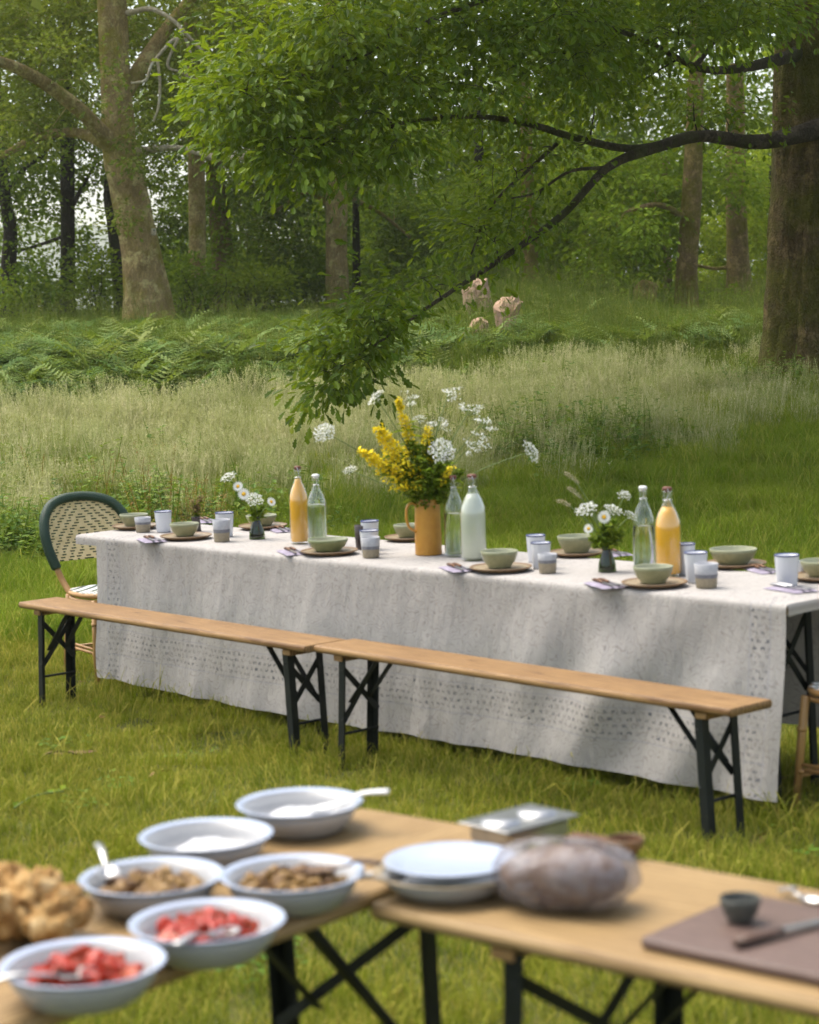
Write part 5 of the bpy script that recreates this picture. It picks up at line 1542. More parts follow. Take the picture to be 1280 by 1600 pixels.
def flower(kind_, lab, base, head, R, seed, face=(0, 0, 1), group=None, cat='flower'):
    base = np.asarray(base); head = np.asarray(head)
    t = thing('flower', lab, cat, base, 0, group)
    P = stem_curve(np.zeros(3), head - base, .12, seed)
    part('stem', MB().tube(P, np.linspace(.0032, .002, len(P)), 5).mesh('stem', True), STEM, t)
    h = head - base
    if kind_ == 'umbel':
        a, b = umbel_mesh(R, 42 if R > .03 else 26, seed)
        o = part('flower_head', a, UMBEL, t, h, orient(face)); part('rays', b, STEM, o)
    elif kind_ == 'lacy':
        o = None
        r = np.random.default_rng(seed)
        fl = MB(); rays = MB()
        for i in range(11):
            c = r.normal(size=3) * R * np.array([.6, .6, .2])
            rays.tube([(0, 0, -R * .7), c * .5 + np.array([0, 0, -.2 * R]), c], .0008, 4, False)
            for k in range(13):
                p = c + r.normal(size=3) * R * .16 * np.array([1, 1, .35]); s = R * r.uniform(.045, .08); q = r.uniform(0, PI)
                u_ = np.array([math.cos(q), math.sin(q), r.normal(0, .4)]) * s; v_ = np.array([-math.sin(q), math.cos(q), r.normal(0, .4)]) * s
                fl.raw([p + u_, p + v_, p - u_, p - v_], [[[0, 1, 2, 3]]])
        o = part('flower_head', fl, UMBEL, t, h, orient(face)); part('rays', rays.mesh('rays', True), STEM, o)
    elif kind_ == 'daisy':
        m = MB()
        for i in range(16):
            a = i * 2 * PI / 16; d = np.array([math.cos(a), math.sin(a), .08]); s = np.array([-math.sin(a), math.cos(a), 0])
            m.raw([d * R * .25, d * R * .65 + s * R * .16, d * R + s * R * .05, d * R - s * R * .05, d * R * .65 - s * R * .16], [[[0, 4, 3, 2, 1]]])
        o = part('petals', m, PETAL, t, h, orient(face))
        part('flower_disc', lm('flower_disc', [(R * .32, 0), (R * .3, R * .1), (R * .16, R * .17), (.0005, R * .19)], 14), DISC, o)
    elif kind_ == 'plume':
        r = np.random.default_rng(seed); m = MB()
        n = 26
        Q = stem_curve(np.zeros(3), (head - base), .12, seed)
        dirv = np.asarray(face, float)
        for i in range(n):
            f = i / n; c = h + dirv * R * (f - .5) * 2 + np.array([0, 0, -.02 * f * f])
            for k in range(7):
                q = r.normal(size=3); q /= np.linalg.norm(q); p = c + q * R * .15 * math.sin(PI * (.15 + .8 * f)); e = p + q * .008 + dirv * .006
                s = np.cross(q, [0.3, .2, 1.]) * .0016
                m.raw([p, (p + e) / 2 + s, e, (p + e) / 2 - s], [[[0, 1, 2, 3]]])
        part('flower_head', m, FLUFF, t)
    return t

def spray(lab, base, tip, n, mat, leaf, seed, rad=.05, bow=.12, cat='flower', part_name='florets', lf=.0, start=.35, name='flower'):
    """tall stem carrying a feathery spike of small florets (and leaves below)"""
    r = np.random.default_rng(seed); base = np.asarray(base); tip = np.asarray(tip)
    t = thing(name, lab, cat, base)
    P = stem_curve(np.zeros(3), tip - base, bow, seed)
    part('stem', MB().tube(P, np.linspace(.0026, .0012, len(P)), 5).mesh('stem', True), STEM, t)
    Pi = np.arange(len(P))
    def pt(f): return np.array([np.interp(f * (len(P) - 1), Pi, P[:, k]) for k in range(3)])
    m = MB(); lv = MB()
    for i in range(n):
        f = start + (1 - start) * r.random() ** .8; c = pt(f); q = r.normal(size=3); q[2] = abs(q[2]) * .3 - .1; q /= np.linalg.norm(q)
        w_ = rad * (1.15 - f) / (1.15 - start) + .006
        p = c + q * w_ * r.random() ** .5
        for k in range(3):
            pp = p + r.normal(size=3) * .004; t_ = r.uniform(0, PI); s = leaf * r.uniform(.6, 1.2)
            u_ = np.array([math.cos(t_), math.sin(t_), r.normal(0, .5)]) * s; v_ = np.array([-math.sin(t_), math.cos(t_), r.normal(0, .5)]) * s * .6
            m.raw([pp + u_, pp + v_, pp - u_, pp - v_], [[[0, 1, 2, 3]]])
    part(part_name, m, mat, t)
    if lf:
        for i in range(44):
            f = r.uniform(.22, .8); c = pt(f); q = r.normal(size=3); q[2] = abs(q[2]) * .4; q /= np.linalg.norm(q); s = np.cross(q, [0, 0, 1.]); s /= np.linalg.norm(s) + 1e-9
            L = lf * r.uniform(.6, 1.2)
            lv.raw([c, c + q * L * .5 + s * L * .13, c + q * L + np.array([0, 0, -L * .25]), c + q * L * .5 - s * L * .13], [[[0, 1, 2, 3]]])
        part('leaves', lv, LEAFY, t)
    return t

# the big bouquet stands in the jug
jb = tpx(670, 866); JD = jb[1]
jin = jb + np.array([0, 0, .17])
r_ = np.random.default_rng(12)
def jit(s=.022): return np.array([r_.uniform(-s, s), r_.uniform(-s, s), 0])
BQ = [
    ('umbel', 508, 676, .048, -.12, (-.2, -.8, .6), 'round white umbel reaching furthest left out of the jug'),
    ('umbel', 588, 622, .046, -.04, (-.7, -.2, .7), 'tilted white umbel at the upper left of the bouquet'),
    ('umbel', 547, 735, .030, .05, (-.2, -.5, .8), 'small pale umbel hanging low at the left of the bouquet'),
    ('umbel', 691, 704, .058, -.14, (.1, -.85, .5), 'large white umbel at the front right of the bouquet'),
    ('umbel', 829, 706, .052, -.02, (.75, -.45, .45), 'tilted white umbel reaching furthest right out of the jug'),
    ('lacy', 640, 624, .050, .06, (0, -.3, 1), 'lacy white umbel above the yellow spike'),
    ('lacy', 700, 616, .055, .08, (0, -.3, 1), 'lacy white umbel at the very top of the bouquet'),
    ('lacy', 735, 640, .050, .02, (.2, -.4, 1), 'lacy white umbel at the upper right of the bouquet'),
    ('lacy', 757, 658, .052, -.03, (.3, -.4, 1), 'lacy white umbel right of the bouquet top'),
    ('lacy', 742, 690, .060, -.08, (.3, -.6, .8), 'broad lacy umbel beside the large white umbel'),
    ('lacy', 685, 664, .046, 0, (0, -.5, .9), 'lacy white umbel in the middle of the bouquet'),
    ('umbel', 655, 655, .03, .04, (0, -.5, .9), 'small umbel half hidden behind the yellow spike'),
]
for i, (k, px, py, R, dd, fc, lab) in enumerate(BQ):
    flower(k, lab, jin + jit(), at(px, py, JD + dd), R, 200 + i, fc, 'flowers in the ochre jug')
for i, (px, py, dd, n, rad, lab) in enumerate([(622, 624, -.02, 150, .030, 'upright spike of yellow florets topping the bouquet'), (566, 704, -.08, 300, .095, 'drooping plume of yellow goldenrod at the left of the bouquet'),
                                              (590, 668, -.05, 280, .085, 'thick yellow goldenrod plume left of the yellow spike'), (668, 668, .02, 70, .04, 'yellow florets right of the yellow spike'),
                                              (706, 730, -.1, 40, .03, 'small yellow florets low at the right of the bouquet')]):
    spray(lab, jin + jit(), at(px, py, JD + dd), int(n * 1.35), YELLOW, .0085, 300 + i, rad, .10, lf=.07, start=(.5, .42, .45, .6, .6)[i])
for i, (px, py, dd) in enumerate([(640, 690, -.03), (672, 684, .03), (702, 700, 0), (655, 715, -.08), (690, 725, -.09), (630, 725, -.05), (720, 735, 0), (668, 735, -.1), (610, 735, 0)]):
    spray('leafy green sprig in the middle of the ochre jug bouquet', jin + jit(), at(px, py, JD + dd), 150, LEAFY, .013, 330 + i, .06, .06, 'foliage', 'leaflets', .08, .25, 'sprig')['group'] = 'green sprigs in the bouquet'

def vase_in(px, py, h=.075): return tpx(px, py) + np.array([0, 0, h])
vb = vase_in(402, 842); d = vb[1]
for i, (k, px, py, R, fc, lab) in enumerate([('umbel', 357, 746, .038, (-.3, -.4, .8), 'white umbel leaning left from the left green vase, highest of its bunch'), ('daisy', 372, 760, .026, (-.2, -.9, .4), 'white daisy below the highest umbel of the left vase'),
                                             ('daisy', 381, 772, .030, (.1, -.95, .3), 'daisy with a golden centre, middle of the left vase'), ('umbel', 398, 781, .042, (.1, -.6, .7), 'white umbel low in the left vase'), ('daisy', 424, 784, .024, (.5, -.7, .4), 'small white daisy at the right of the left vase')]):
    flower(k, lab, vb + jit(.006), at(px, py, d - .02 * i), R, 400 + i, fc, 'flowers in the left vase')
for i, (px, py) in enumerate([(392, 790), (410, 786), (402, 800)]):
    spray('fine green sprig in the left green vase', vb + jit(.006), at(px, py, d), 60, LEAFY, .008, 420 + i, .035, .05, 'foliage', 'leaflets', .04, .3, 'sprig')['group'] = 'green sprigs in the left vase'
vb = vase_in(949, 893); d = vb[1]
for i, (k, px, py, R, fc, lab) in enumerate([('umbel', 917, 796, .046, (-.3, -.4, .9), 'white umbel at the left of the right vase'), ('daisy', 944, 808, .028, (-.1, -.97, .25), 'white daisy with a golden centre facing the camera in the right vase'),
                                             ('umbel', 976, 774, .030, (.2, -.5, .8), 'small white umbel, highest at the right of the right vase'), ('umbel', 958, 797, .038, (.3, -.4, .9), 'cream umbel behind the daisy of the right vase'), ('daisy', 920, 826, .022, (-.4, -.8, .3), 'small white daisy low at the left of the right vase'),
                                             ('umbel', 985, 806, .030, (.5, -.4, .8), 'cream umbel leaning towards the water bottle')]):
    flower(k, lab, vb + jit(.006), at(px, py, d + .015 * i - .03), R, 440 + i, fc, 'flowers in the right vase')
for i, (px, py, fx, lab) in enumerate([(893, 743, -1, 'topmost fluffy grass plume left of the right vase'), (897, 766, -1, 'middle fluffy grass plume left of the right vase'), (880, 783, -1, 'lowest fluffy grass plume left of the right vase')]):
    flower('plume', lab, vb + jit(.006), at(px, py, d), .034, 460 + i, (.8, 0, -.35 + .3 * (i == 2)), 'grass plumes in the right vase', 'grass plume')
for i, (px, py) in enumerate([(940, 815), (960, 812), (950, 830), (975, 830), (925, 838)]):
    spray('fine green sprig in the right green vase', vb + jit(.006), at(px, py, d), 70, LEAFY, .009, 470 + i, .04, .05, 'foliage', 'leaflets', .045, .3, 'sprig')['group'] = 'green sprigs in the right vase'
vb = vase_in(307, 830, .05)
for i, (px, py) in enumerate([(302, 780), (314, 775), (308, 788)]):
    spray('rusty brown sprig in the small dark vase', vb + jit(.004), at(px, py, vb[1]), 50, REDDISH, .007, 490 + i, .03, .05, 'flower', 'florets', .03, .3)['group'] = 'sprigs in the dark vase'

# ------------------------------------------------------------------ the serving tables in front
ZF = .765
def ftable(lab, corner, ang, L=2.2, W=.5):
    t = thing('folding_table', lab, 'table', (corner[0], corner[1], 0), ang, 'serving tables in front')
    part('tabletop', plank(L, W, .032, .011), WOODT, t, (0, 0, ZF))
    trestle(t, .30, W, ZF, -.05, 1, .032, .042); trestle(t, L - .30, W, ZF, -.05, -1, .032, .042)
    return t
A1 = math.radians(-41); A2 = math.radians(51)
ftable('pine folding serving table at the right, holding the wrapped loaf and chopping board', (-.098, 3.822), A1, W=.56)
l_end = np.array([-.133, 4.585])           # far left corner of the left table
u2 = np.array([math.cos(A2), math.sin(A2)])
c2 = l_end - u2 * 2.2 + np.array([u2[1], -u2[0]]) * .47
ftable('pine folding serving table at the left, crowded with enamel bowls', c2, A2, W=.47)

def fpx(px, py, z=ZF): return onz(px, py, z)
def basin(t, R, h, rimmat=ENPALE):
    part('basin_wall', cached(('basin', R, h), lambda: lm('basin_wall', [(.001, .002), (R * .62, .0), (R * .70, .006), (R * .86, h * .55), (R * .90, h * .93), (R * .885, h * .93), (R * .84, h * .55), (R * .67, .010), (.001, .006)], 44)), ENAMEL, t)
    part('rolled_rim', cached(('basinr', R, h), lambda: lm('rolled_rim', [(R * .885, h * .925), (R * .90, h * .90), (R * .985, h * .955), (R * 1.0, h * .99), (R * .985, h * 1.01), (R * .95, h), (R * .884, h * .94)], 44)), rimmat, t)

def blob_mesh(name, R, seed, sq=(1, 1, 1), rough=.25, n=14, m=9, freq=1.6):
    th = np.arange(n) * 2 * PI / n; ph = np.linspace(-PI / 2, PI / 2, m)
    PH, TH = np.meshgrid(ph, th, indexing='ij')
    X, Y, Z = np.cos(PH) * np.cos(TH), np.cos(PH) * np.sin(TH), np.sin(PH)
    q = 1 + rough * 2 * (fbm(X * freq + Z * .7 + 5, Y * freq - Z * .9 + 7, seed, 3) - .5)
    V = np.stack([X * q * sq[0], Y * q * sq[1], Z * q * sq[2]], -1).reshape(-1, 3) * R
    i, j = np.meshgrid(np.arange(m - 1), np.arange(n), indexing='ij'); j2 = (j + 1) % n
    F = np.stack([i * n + j, i * n + j2, (i + 1) * n + j2, (i + 1) * n + j], -1).reshape(-1, 4)
    return mesh_np(name, V, [F], True)

BERRY = pmat('strawberry_red', (.40, .032, .009), (.28, .016, .006), 60, .35, .35, bd=.001, bscale=150)
BERRYC = pmat('strawberry_cut', (.48, .07, .03), (.52, .20, .12), 70, .3, .5)
def berry_mesh(seed):
    """halved strawberry lying on its side, cut face flat"""
    r = np.random.default_rng(seed); L = r.uniform(.036, .050); W = r.uniform(.015, .020)
    prof = np.array([(0, .0), (.12, .75), (.3, 1.0), (.55, .82), (.8, .48), (.95, .18), (1, .0)]); n = 7
    V = []
    for x, q in prof:
        for k in range(n):
            a = PI * k / (n - 1); V.append((x * L - L / 2, q * W * math.cos(a), q * W * math.sin(a) * r.uniform(.92, 1.08)))
    V = np.array(V); F = []
    for i in range(len(prof) - 1):
        for k in range(n - 1): F.append([i * n + k, i * n + n + k, i * n + n + k + 1, i * n + k + 1])
    cut = [[i * n for i in range(len(prof))] + [i * n + n - 1 for i in range(len(prof) - 2, 0, -1)]]
    me = mesh_np('berry', V, [np.array(F), np.array(cut)], False)
    me.materials.append(BERRY); me.materials.append(BERRYC)
    me.polygons[len(me.polygons) - 1].material_index = 1
    return me
BERRIES = [berry_mesh(s) for s in range(6)]
NUTM = pmat('roast_brown', (.17, .085, .02), (.09, .04, .010), 35, .5, .4, bd=.003, bscale=60)
NUTM2 = pmat('roast_gold', (.28, .165, .04), (.17, .085, .02), 35, .5, .4, bd=.003, bscale=60)
NUTS = [blob_mesh('morsel', .0125, s, (1.25, 1, .8), .3, 10, 7) for s in range(5)]
for k, m in enumerate(NUTS): m.materials.append(NUTM if k % 2 else NUTM2)
CREAMY = pmat('white_yoghurt', (.62, .62, .62), (.54, .54, .56), 12, .4, .4, bd=.004, bscale=30)

def fill(cx, cy, z0, R, n, meshes, name, lab, cat, group, r, layers=.5, dome=.02):
    for i in range(n):
        q = R * math.sqrt((i + .5) / n); a = i * 2.39996 + r.uniform(-.2, .2)
        o = bpy.data.objects.new(name, meshes[int(r.integers(len(meshes)))]); COL.objects.link(o)
        o.location = (cx + q * math.cos(a), cy + q * math.sin(a), z0 + dome * (1 - (q / R) ** 2) + r.uniform(-.004, .010))
        o.rotation_euler = (r.uniform(-3.1, 3.1), r.uniform(-.9, .9), r.uniform(0, 6.3)); s = r.uniform(.65, 1.2); o.scale = (s, s * r.uniform(.8, 1.15), s * r.uniform(.6, 1.1))
        o['label'] = lab; o['category'] = cat; o['group'] = group

def heap(name, lab, loc, R, seed, h=.018):
    n, m = 36, 9
    th = np.arange(n) * 2 * PI / n; rr = np.linspace(0.001, 1, m)
    RR, TH = np.meshgrid(rr, th, indexing='ij'); X, Y = RR * R * np.cos(TH), RR * R * np.sin(TH)
    Z = h * (1 - RR ** 2.2) * (.5 + fbm(X * 34, Y * 34, seed, 2)) 
    i, j = np.meshgrid(np.arange(m - 1), np.arange(n), indexing='ij'); j2 = (j + 1) % n
    F = np.stack([i * n + j, (i + 1) * n + j, (i + 1) * n + j2, i * n + j2], -1).reshape(-1, 4)
    return single(name, mesh_np(name, np.stack([X, Y, Z], -1).reshape(-1, 3), [F], True), CREAMY, lab, 'food', loc=loc)

def spoon(lab, tip, end, hm=None, bm=None, width=.020, blen=.065, handle_w=.008):
    """serving spoon from bowl tip to handle end (world points)"""
    tip = np.asarray(tip, float); end = np.asarray(end, float); d = end - tip; L = np.linalg.norm(d)
    t = thing('serving_spoon', lab, 'spoon', tip); t.rotation_euler = Vector(d).to_track_quat('X', 'Z').to_euler()
    n, m = 16, 6; V = []
    for q in np.linspace(.02, 1, m):
        for a in np.arange(n) * 2 * PI / n:
            V.append((blen / 2 + q * blen / 2 * math.cos(a), q * width * math.sin(a) * (1 - .12 * math.cos(a)), -.012 * (1 - q * q)))
    V = np.array(V); F = [[i * n + j, (i + 1) * n + j, (i + 1) * n + (j + 1) % n, i * n + (j + 1) % n] for i in range(m - 1) for j in range(n)]
    V2 = V - np.array([0, 0, .0018]); F2 = [[f[3] + len(V), f[2] + len(V), f[1] + len(V), f[0] + len(V)] for f in F]
    rim = [[(m - 1) * n + j, (m - 1) * n + len(V) + j, (m - 1) * n + len(V) + (j + 1) % n, (m - 1) * n + (j + 1) % n] for j in range(n)]
    part('spoon_bowl', mesh_np('spoon_bowl', np.vstack([V, V2]), [np.array(F + F2 + rim)], True), bm or STEELC, t)
    P = spline([(blen - .004, 0, -.001), (blen + .02, 0, .004), (L * .7, 0, .010), (L, 0, .002)], 6)
    part('handle', MB().tube(P, np.linspace(.55, 1.15, len(P)) * handle_w, 8, flat=.42).mesh('handle', True), hm or STEELC, t)
    return t

rr_ = np.random.default_rng(33)
R0, HB = .135, .062
BOWLS = {
    'A': (-.548, 3.32, 'white enamel bowl of strawberries with pale blue rim, nearest the camera at lower left'),
    'B': (-.367, 3.533, 'white enamel bowl of strawberries, second from the camera'),
    'C': (-.498, 3.833, 'enamel bowl of roasted brown morsels beside the bread'),
    'D': (-.237, 3.826, 'enamel bowl of roasted brown morsels beside the right hand table'),
    'E': (-.425, 4.134, 'enamel bowl of white yoghurt behind the roasted morsels'),
    'F': (-.251, 4.386, 'enamel bowl of white yoghurt at the far end of the left serving table'),
}
for k, (x, y, lab) in BOWLS.items():
    t = thing('enamel_bowl', lab, 'bowl', (x, y, ZF + .001), rr_.uniform(0, 6), 'enamel bowls on the serving tables'); basin(t, R0, HB)
fill(*BOWLS['A'][:2], ZF + .032, .086, 46, BERRIES, 'strawberry_half', 'cut strawberry piece in the bowl nearest the camera', 'strawberry', 'strawberries in the nearest bowl', rr_, dome=.024)
fill(*BOWLS['B'][:2], ZF + .032, .086, 46, BERRIES, 'strawberry_half', 'cut strawberry piece in the second bowl from the camera', 'strawberry', 'strawberries in the second bowl', rr_, dome=.024)
fill(*BOWLS['C'][:2], ZF + .030, .094, 80, NUTS, 'roasted_morsel', 'brown roasted morsel in the bowl beside the bread', 'food', 'roasted morsels beside the bread', rr_, dome=.022)
fill(*BOWLS['D'][:2], ZF + .030, .094, 80, NUTS, 'roasted_morsel', 'brown roasted morsel in the bowl beside the right hand table', 'food', 'roasted morsels beside the right table', rr_, dome=.022)
# a packed bed of the same food under the pieces
for k, mt, nm, lab in (('A', BERRY, 'strawberry_bed', 'juicy bottom layer of strawberries in the nearest bowl'), ('B', BERRY, 'strawberry_bed', 'juicy bottom layer of strawberries in the second bowl'), ('C', NUTM, 'morsel_bed', 'bottom layer of brown morsels beside the bread'), ('D', NUTM, 'morsel_bed', 'bottom layer of brown morsels beside the right table')):
    o = heap(nm, lab, (BOWLS[k][0], BOWLS[k][1], ZF + .024), .098, ord(k), .022); o.data.materials.clear(); o.data.materials.append(mt)
heap('yoghurt', 'thick white yoghurt in the bowl behind the morsels', (BOWLS['E'][0] + .005, BOWLS['E'][1] - .012, ZF + .020), .092, 3, .030)
heap('yoghurt', 'thick white yoghurt in the farthest enamel bowl', (BOWLS['F'][0] + .005, BOWLS['F'][1] - .012, ZF + .020), .092, 4, .030)
HORN = pmat('pale_horn', (.82, .82, .80), (.74, .74, .73), 10, .25, .5)
DKW = pmat('dark_spoon_wood', (.09, .045, .025), (.05, .025, .015), 14, .5)
def up3(k, dx, dy, dz): return np.array([BOWLS[k][0] + dx, BOWLS[k][1] + dy, ZF + dz])
spoon('white handled spoon resting on the farthest yoghurt bowl', up3('F', .02, -.02, .05), fpx(608, 1238, ZF + .085), HORN, HORN, .022, .07, .011)
spoon('steel spoon in the strawberries nearest the camera', up3('A', .03, -.045, .064), up3('A', -.145, -.10, .060), width=.024)
spoon('steel spoon at the right of the second strawberry bowl', up3('B', .055, -.04, .062), up3('B', -.04, -.155, .066), width=.022)
spoon('steel serving spoon in the morsels beside the bread', up3('C', -.075, -.005, .062), up3('C', -.12, .15, .085), width=.022)
spoon('dark wooden spoon in the morsels beside the right hand table', up3('D', .015, .02, .062), up3('D', .165, -.01, .075), DKW, DKW, .026, .075, .009)

# large lidded dish where the tables meet
t = thing('enamel_dish', 'large shallow enamel dish topped by a bluish white plate, where the two tables meet', 'dish', (.053, 3.885, ZF + .001)); basin(t, .140, .044, STONE_IN)
t = thing('enamel_plate', 'bluish white enamel plate lying on the large dish', 'plate', (.058, 3.888, ZF + .046))
part('plate_wall', lm('plate_wall', [(.001, .0), (.09, 0), (.098, .003), (.124, .014), (.127, .017), (.124, .018), (.097, .007), (.088, .004), (.001, .004)], 44), ENPALE, t)
spoon('steel spoon poking out left of the large dish', np.array([-.02, 3.84, ZF + .050]), np.array([-.115, 3.83, ZF + .044]), width=.018)

# loaf in a clear bag
CRUST = pmat('bread_crust', (.20, .115, .06), (.12, .06, .028), 9, .7, .2, bd=.006, bscale=26)
lx, ly = .262, 3.76
t = thing('bread_loaf', 'round brown loaf inside the clear plastic bag', 'bread', (lx, ly, ZF + .001), math.radians(-20))
part('crust', blob_mesh('crust', .1, 3, (1.2, .82, .54), .1, 28, 18, 1.2), CRUST, t, (0, 0, .058))
def bagmat():
    m, g, b, ob, wp = newmat('clear_plastic', .12, .9)
    n = g.noise(ob, 22, 4, .6)
    b.inputs['Base Color'].default_value = (.27, .25, .26, 1)
    bp = g.n('ShaderNodeBump', ins={'Strength': 1.0, 'Distance': .016, 'Height': g.noise(g.map(ob, (1, 2.2, 1)), 22, 5, .6)}); g.L.new(bp.outputs[0], b.inputs['Normal'])
    tr = g.n('ShaderNodeBsdfTransparent', ins={0: (.95, .95, .97, 1)})
    mx = g.n('ShaderNodeMixShader', ins={0: g.math('MULTIPLY_ADD', g.ramp(n, [(.38, 0.), (.66, 1.)]), .42, .22)})
    g.L.new(tr.outputs[0], mx.inputs[1]); g.L.new(b.outputs[0], mx.inputs[2]); g.L.new(mx.outputs[0], g.N['Material Output'].inputs[0])
    return m
BAG = bagmat()
bm_ = blob_mesh('bag', .104, 9, (1.26, .88, .58), .09, 56, 36, 2.2)
qv = np.zeros(len(bm_.vertices) * 3, np.float32); bm_.vertices.foreach_get('co', qv); qv = qv.reshape(-1, 3); qn = qv / np.array([.131, .0915, .0603]); sup = (np.abs(qn) ** 2.8).sum(1) ** (1 / 2.8); qv *= (np.linalg.norm(qn, axis=1) / np.maximum(sup, 1e-6))[:, None] ** .8; bm_.vertices.foreach_set('co', qv.ravel())
co = np.zeros(len(bm_.vertices) * 3, np.float32); bm_.vertices.foreach_get('co', co); co = co.reshape(-1, 3)
ang_ = np.arctan2(co[:, 1], co[:, 0]); co *= (1 + .014 * np.sin(ang_ * 13 + co[:, 2] * 50) + .010 * np.sin(ang_ * 29 - co[:, 2] * 90))[:, None]
co[:, 2] = np.maximum(co[:, 2], -.0605); bm_.vertices.foreach_set('co', co.ravel()); bm_.update()
t = thing('plastic_bag', 'crumpled clear plastic bag wrapped round the loaf', 'bag', (lx, ly, ZF + .002), math.radians(-20))
part('film', bm_, BAG, t, (0, 0, .0615))
# metal tray with two domed lids
def tray():
    p = fpx(812, 1312)
    t = thing('metal_tray', 'small steel tray with two domed hollows behind the large dish', 'tray', (p[0], p[1], ZF + .001), math.radians(42))
    w, l, h = .072, .105, .042
    m = MB(); m.box((0, 0, h / 2), (l * 1.7, w * 1.7, h), bev=.012); part('tray_body', m, STEELC, t)
    part('tray_rim', MB().box((0, 0, h + .001), (l * 2, w * 2, .004), bev=.0015), STEELC, t)
    for sx in (-.5, .5):
        part('dome', lm('dome', [(.042, 0), (.040, .004), (.03, .008), (.014, .010), (.0005, .0105)], 24), STEELC, t, (sx * l, 0, h + .003))
tray()
p = fpx(978, 1338)
t = thing('wooden_bowl', 'tiny dark wooden bowl behind the wrapped loaf', 'bowl', (p[0], p[1], ZF + .001)); bowl_parts(t, .038, .035, STONE, KWOOD)
p = fpx(925, 1330)
single('wooden_block', MB().box((0, 0, .014), (.11, .05, .028), bev=.004).mesh('wooden_block'), KWOOD, 'flat dark wooden block left of the tiny wooden bowl', 'block', loc=(p[0], p[1], ZF + .001), rot=(0, 0, -.6))

# chopping board with pot and knife
BOARD = woodmat('dark_board', (.155, .105, .085), (.115, .075, .06), (.075, .045, .035), .4, 2)
bc = np.array([.368, 3.493])
t = thing('chopping_board', 'dark brown chopping board at the right of the serving table', 'board', (bc[0], bc[1], ZF + .001), A1)
part('board', plank(.46, .34, .020, .006), BOARD, t, (0, 0, .0205))
zb = ZF + .0225
p = onz(1157, 1440, zb)
t = thing('dip_pot', 'small dark stone pot standing on the chopping board', 'pot', (p[0], p[1], zb))
DKSTONE = ceramic('dark_stone', (.055, .06, .05), (.09, .09, .075), .5)
bowl_parts(t, .036, .042, DKSTONE, DKSTONE)
a = onz(1150, 1482, zb); b = onz(1225, 1462, zb)
dk_ = b - a; an = math.atan2(dk_[1], dk_[0])
t = thing('kitchen_knife', 'kitchen knife with dark wooden handle lying on the chopping board', 'knife', (a[0], a[1], zb + .009), an)
part('handle', MB().tube([(0, 0, 0), (.03, 0, .001), (.07, 0, 0), (.105, 0, .001)], [.0105, .012, .0105, .0095], 10, flat=.65).mesh('handle', True), DKW, t)
part('blade', MB().raw([(.105, -.008, 0), (.27, -.012, -.004), (.31, .010, -.006), (.105, .012, 0), (.105, -.008, .003), (.27, -.012, -.002), (.31, .010, -.0045), (.105, .012, .003)], [[[0, 3, 2, 1], [4, 5, 6, 7], [0, 1, 5, 4], [1, 2, 6, 5], [2, 3, 7, 6], [3, 0, 4, 7]]]), STEELC, t)
spoon('steel spoon lying behind the chopping board at the right edge', np.append(onz(1290, 1408, ZF + .016)[:2], ZF + .016), np.append(onz(1220, 1392, ZF + .008)[:2], ZF + .008), width=.018)

# torn bread at the left edge
CRUMB, g_c, b_c, ob_c, wp_c = newmat('golden_bread', .8, .15)
cn = g_c.noise(ob_c, 22, 4, .6); cn2 = g_c.noise(ob_c, 70, 3, .6)
cc = g_c.ramp(cn, [(.36, (.20, .095, .028)), (.48, (.36, .20, .065)), (.58, (.50, .34, .15)), (.70, (.58, .45, .26))])
g_c.L.new(g_c.mix(g_c.math('MULTIPLY', cn2, .4), cc, (.40, .25, .10)), b_c.inputs['Base Color'])
bump(g_c, b_c, g_c.math('ADD', cn, g_c.math('MULTIPLY', cn2, .5)), .012, .9)
p0 = fpx(40, 1475)
t = thing('bread_board', 'wooden board under the torn bread at the left edge', 'board', (p0[0] - .17, p0[1] - .12, ZF + .001), A2 - .1)
part('board', plank(.34, .24, .018, .006), KWOOD, t, (0, 0, .018))
zb2 = ZF + .0195
BL = ['torn bread chunk at the bottom middle of the heap by the left edge', 'torn bread chunk at the bottom right, nearest the strawberries', 'torn bread chunk at the centre of the lower layer', 'small torn bread chunk furthest right in the heap', 'torn bread chunk cut off by the left picture edge, lower layer',
      'torn bread chunk on top of the heap, left one of the upper pair', 'torn bread chunk on top of the heap, right one of the upper pair', 'small torn bread chunk high on the right flank of the heap', 'torn bread chunk resting on the heap at the left picture edge', 'torn bread chunk resting on the middle of the heap']
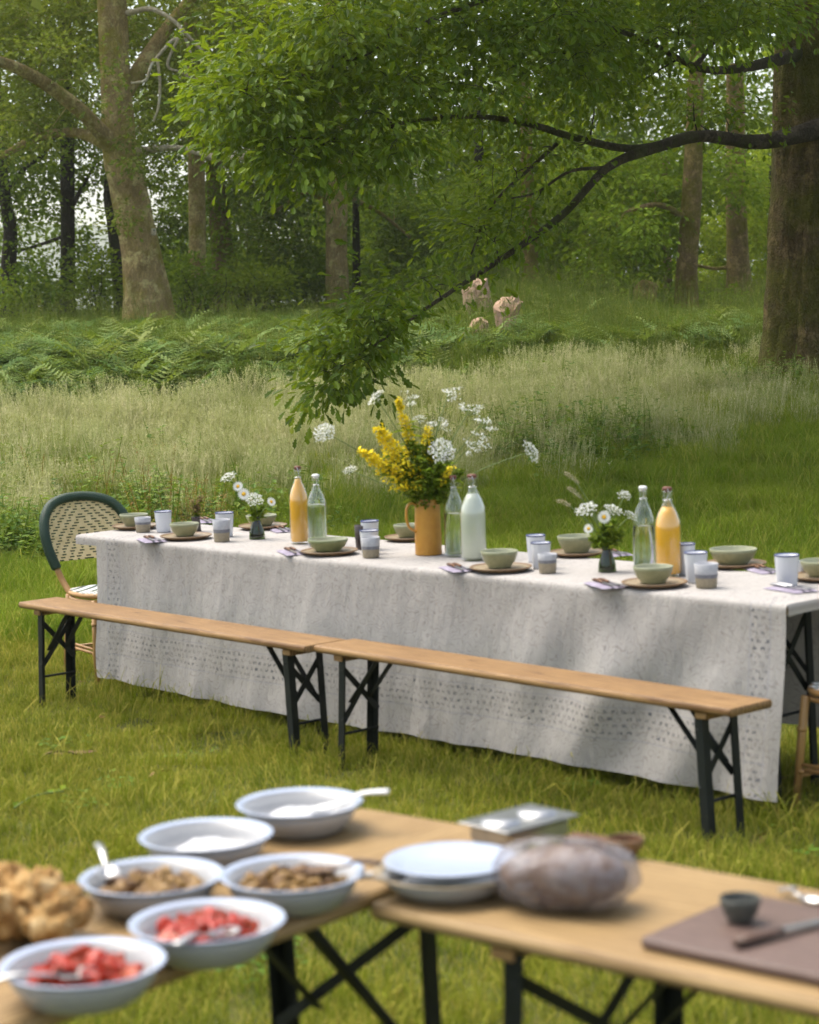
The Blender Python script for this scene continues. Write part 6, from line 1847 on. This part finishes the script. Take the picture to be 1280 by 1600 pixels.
for i, (px, py, R, lift) in enumerate([(18, 1462, .046, 0), (85, 1470, .044, 0), (55, 1440, .045, 0), (118, 1448, .030, 0), (-30, 1440, .05, 0), (12, 1440, .040, .035), (62, 1442, .038, .038), (100, 1446, .030, .022), (-20, 1470, .042, .03), (35, 1456, .036, .034)]):
    q = onz(px, py, zb2)
    single('bread_chunk', blob_mesh('bread_chunk', R, 60 + i, (1.2, .95, .8), .66, 30, 20, 3.4), CRUMB, BL[i], 'bread', 'torn bread heap', (q[0], q[1], zb2 + R * .75 + lift), (rr_.uniform(-.3, .3), rr_.uniform(-.3, .3), rr_.uniform(0, 6)))

# fallen twigs and leaves on the lawn
for i, (px, py, L, lab) in enumerate([(95, 1185, .16, 'small dead twig on the lawn left of the benches'), (60, 1255, .30, 'long green weed leaf lying on the lawn at the left')]):
    q = onz(px, py, 0.0); t = thing('twig', lab, 'twig', (q[0], q[1], float(gz(q[0], q[1])) + .05), i * 1.1)
    part('stalk', MB().tube(spline([(-L / 2, 0, 0), (0, .02, .012), (L / 2, -.01, .0)], 5), .004, 5).mesh('stalk', True), BK_DARK if i == 0 else STEM, t)
    m = MB()
    for k in range(5):
        x = -L / 2 + L * k / 4
        m.raw([(x, 0, .004), (x + .03, .03, .012), (x + .075, .035, .006), (x + .04, .008, .004)], [[[0, 1, 2, 3]]])
    part('leaves', m, REDDISH if i == 0 else LF_MID, t)

# ------------------------------------------------------------------ air
def haze():
    m = bpy.data.materials.new('pale_air'); m.use_nodes = True
    nt_ = m.node_tree; nt_.nodes.clear()
    out = nt_.nodes.new('ShaderNodeOutputMaterial'); v = nt_.nodes.new('ShaderNodeVolumePrincipled')
    v.inputs['Color'].default_value = (.95, .96, .86, 1)
    v.inputs['Density'].default_value = HAZE
    v.inputs['Anisotropy'].default_value = .2
    nt_.links.new(v.outputs[0], out.inputs['Volume'])
    o = part('haze', MB().box((0, 1180, 7.5), (2700, 2900, 165)), m)
    kind(o, 'stuff', 'thin pale summer haze hanging in the air', 'haze')
HAZE = .0004
haze()
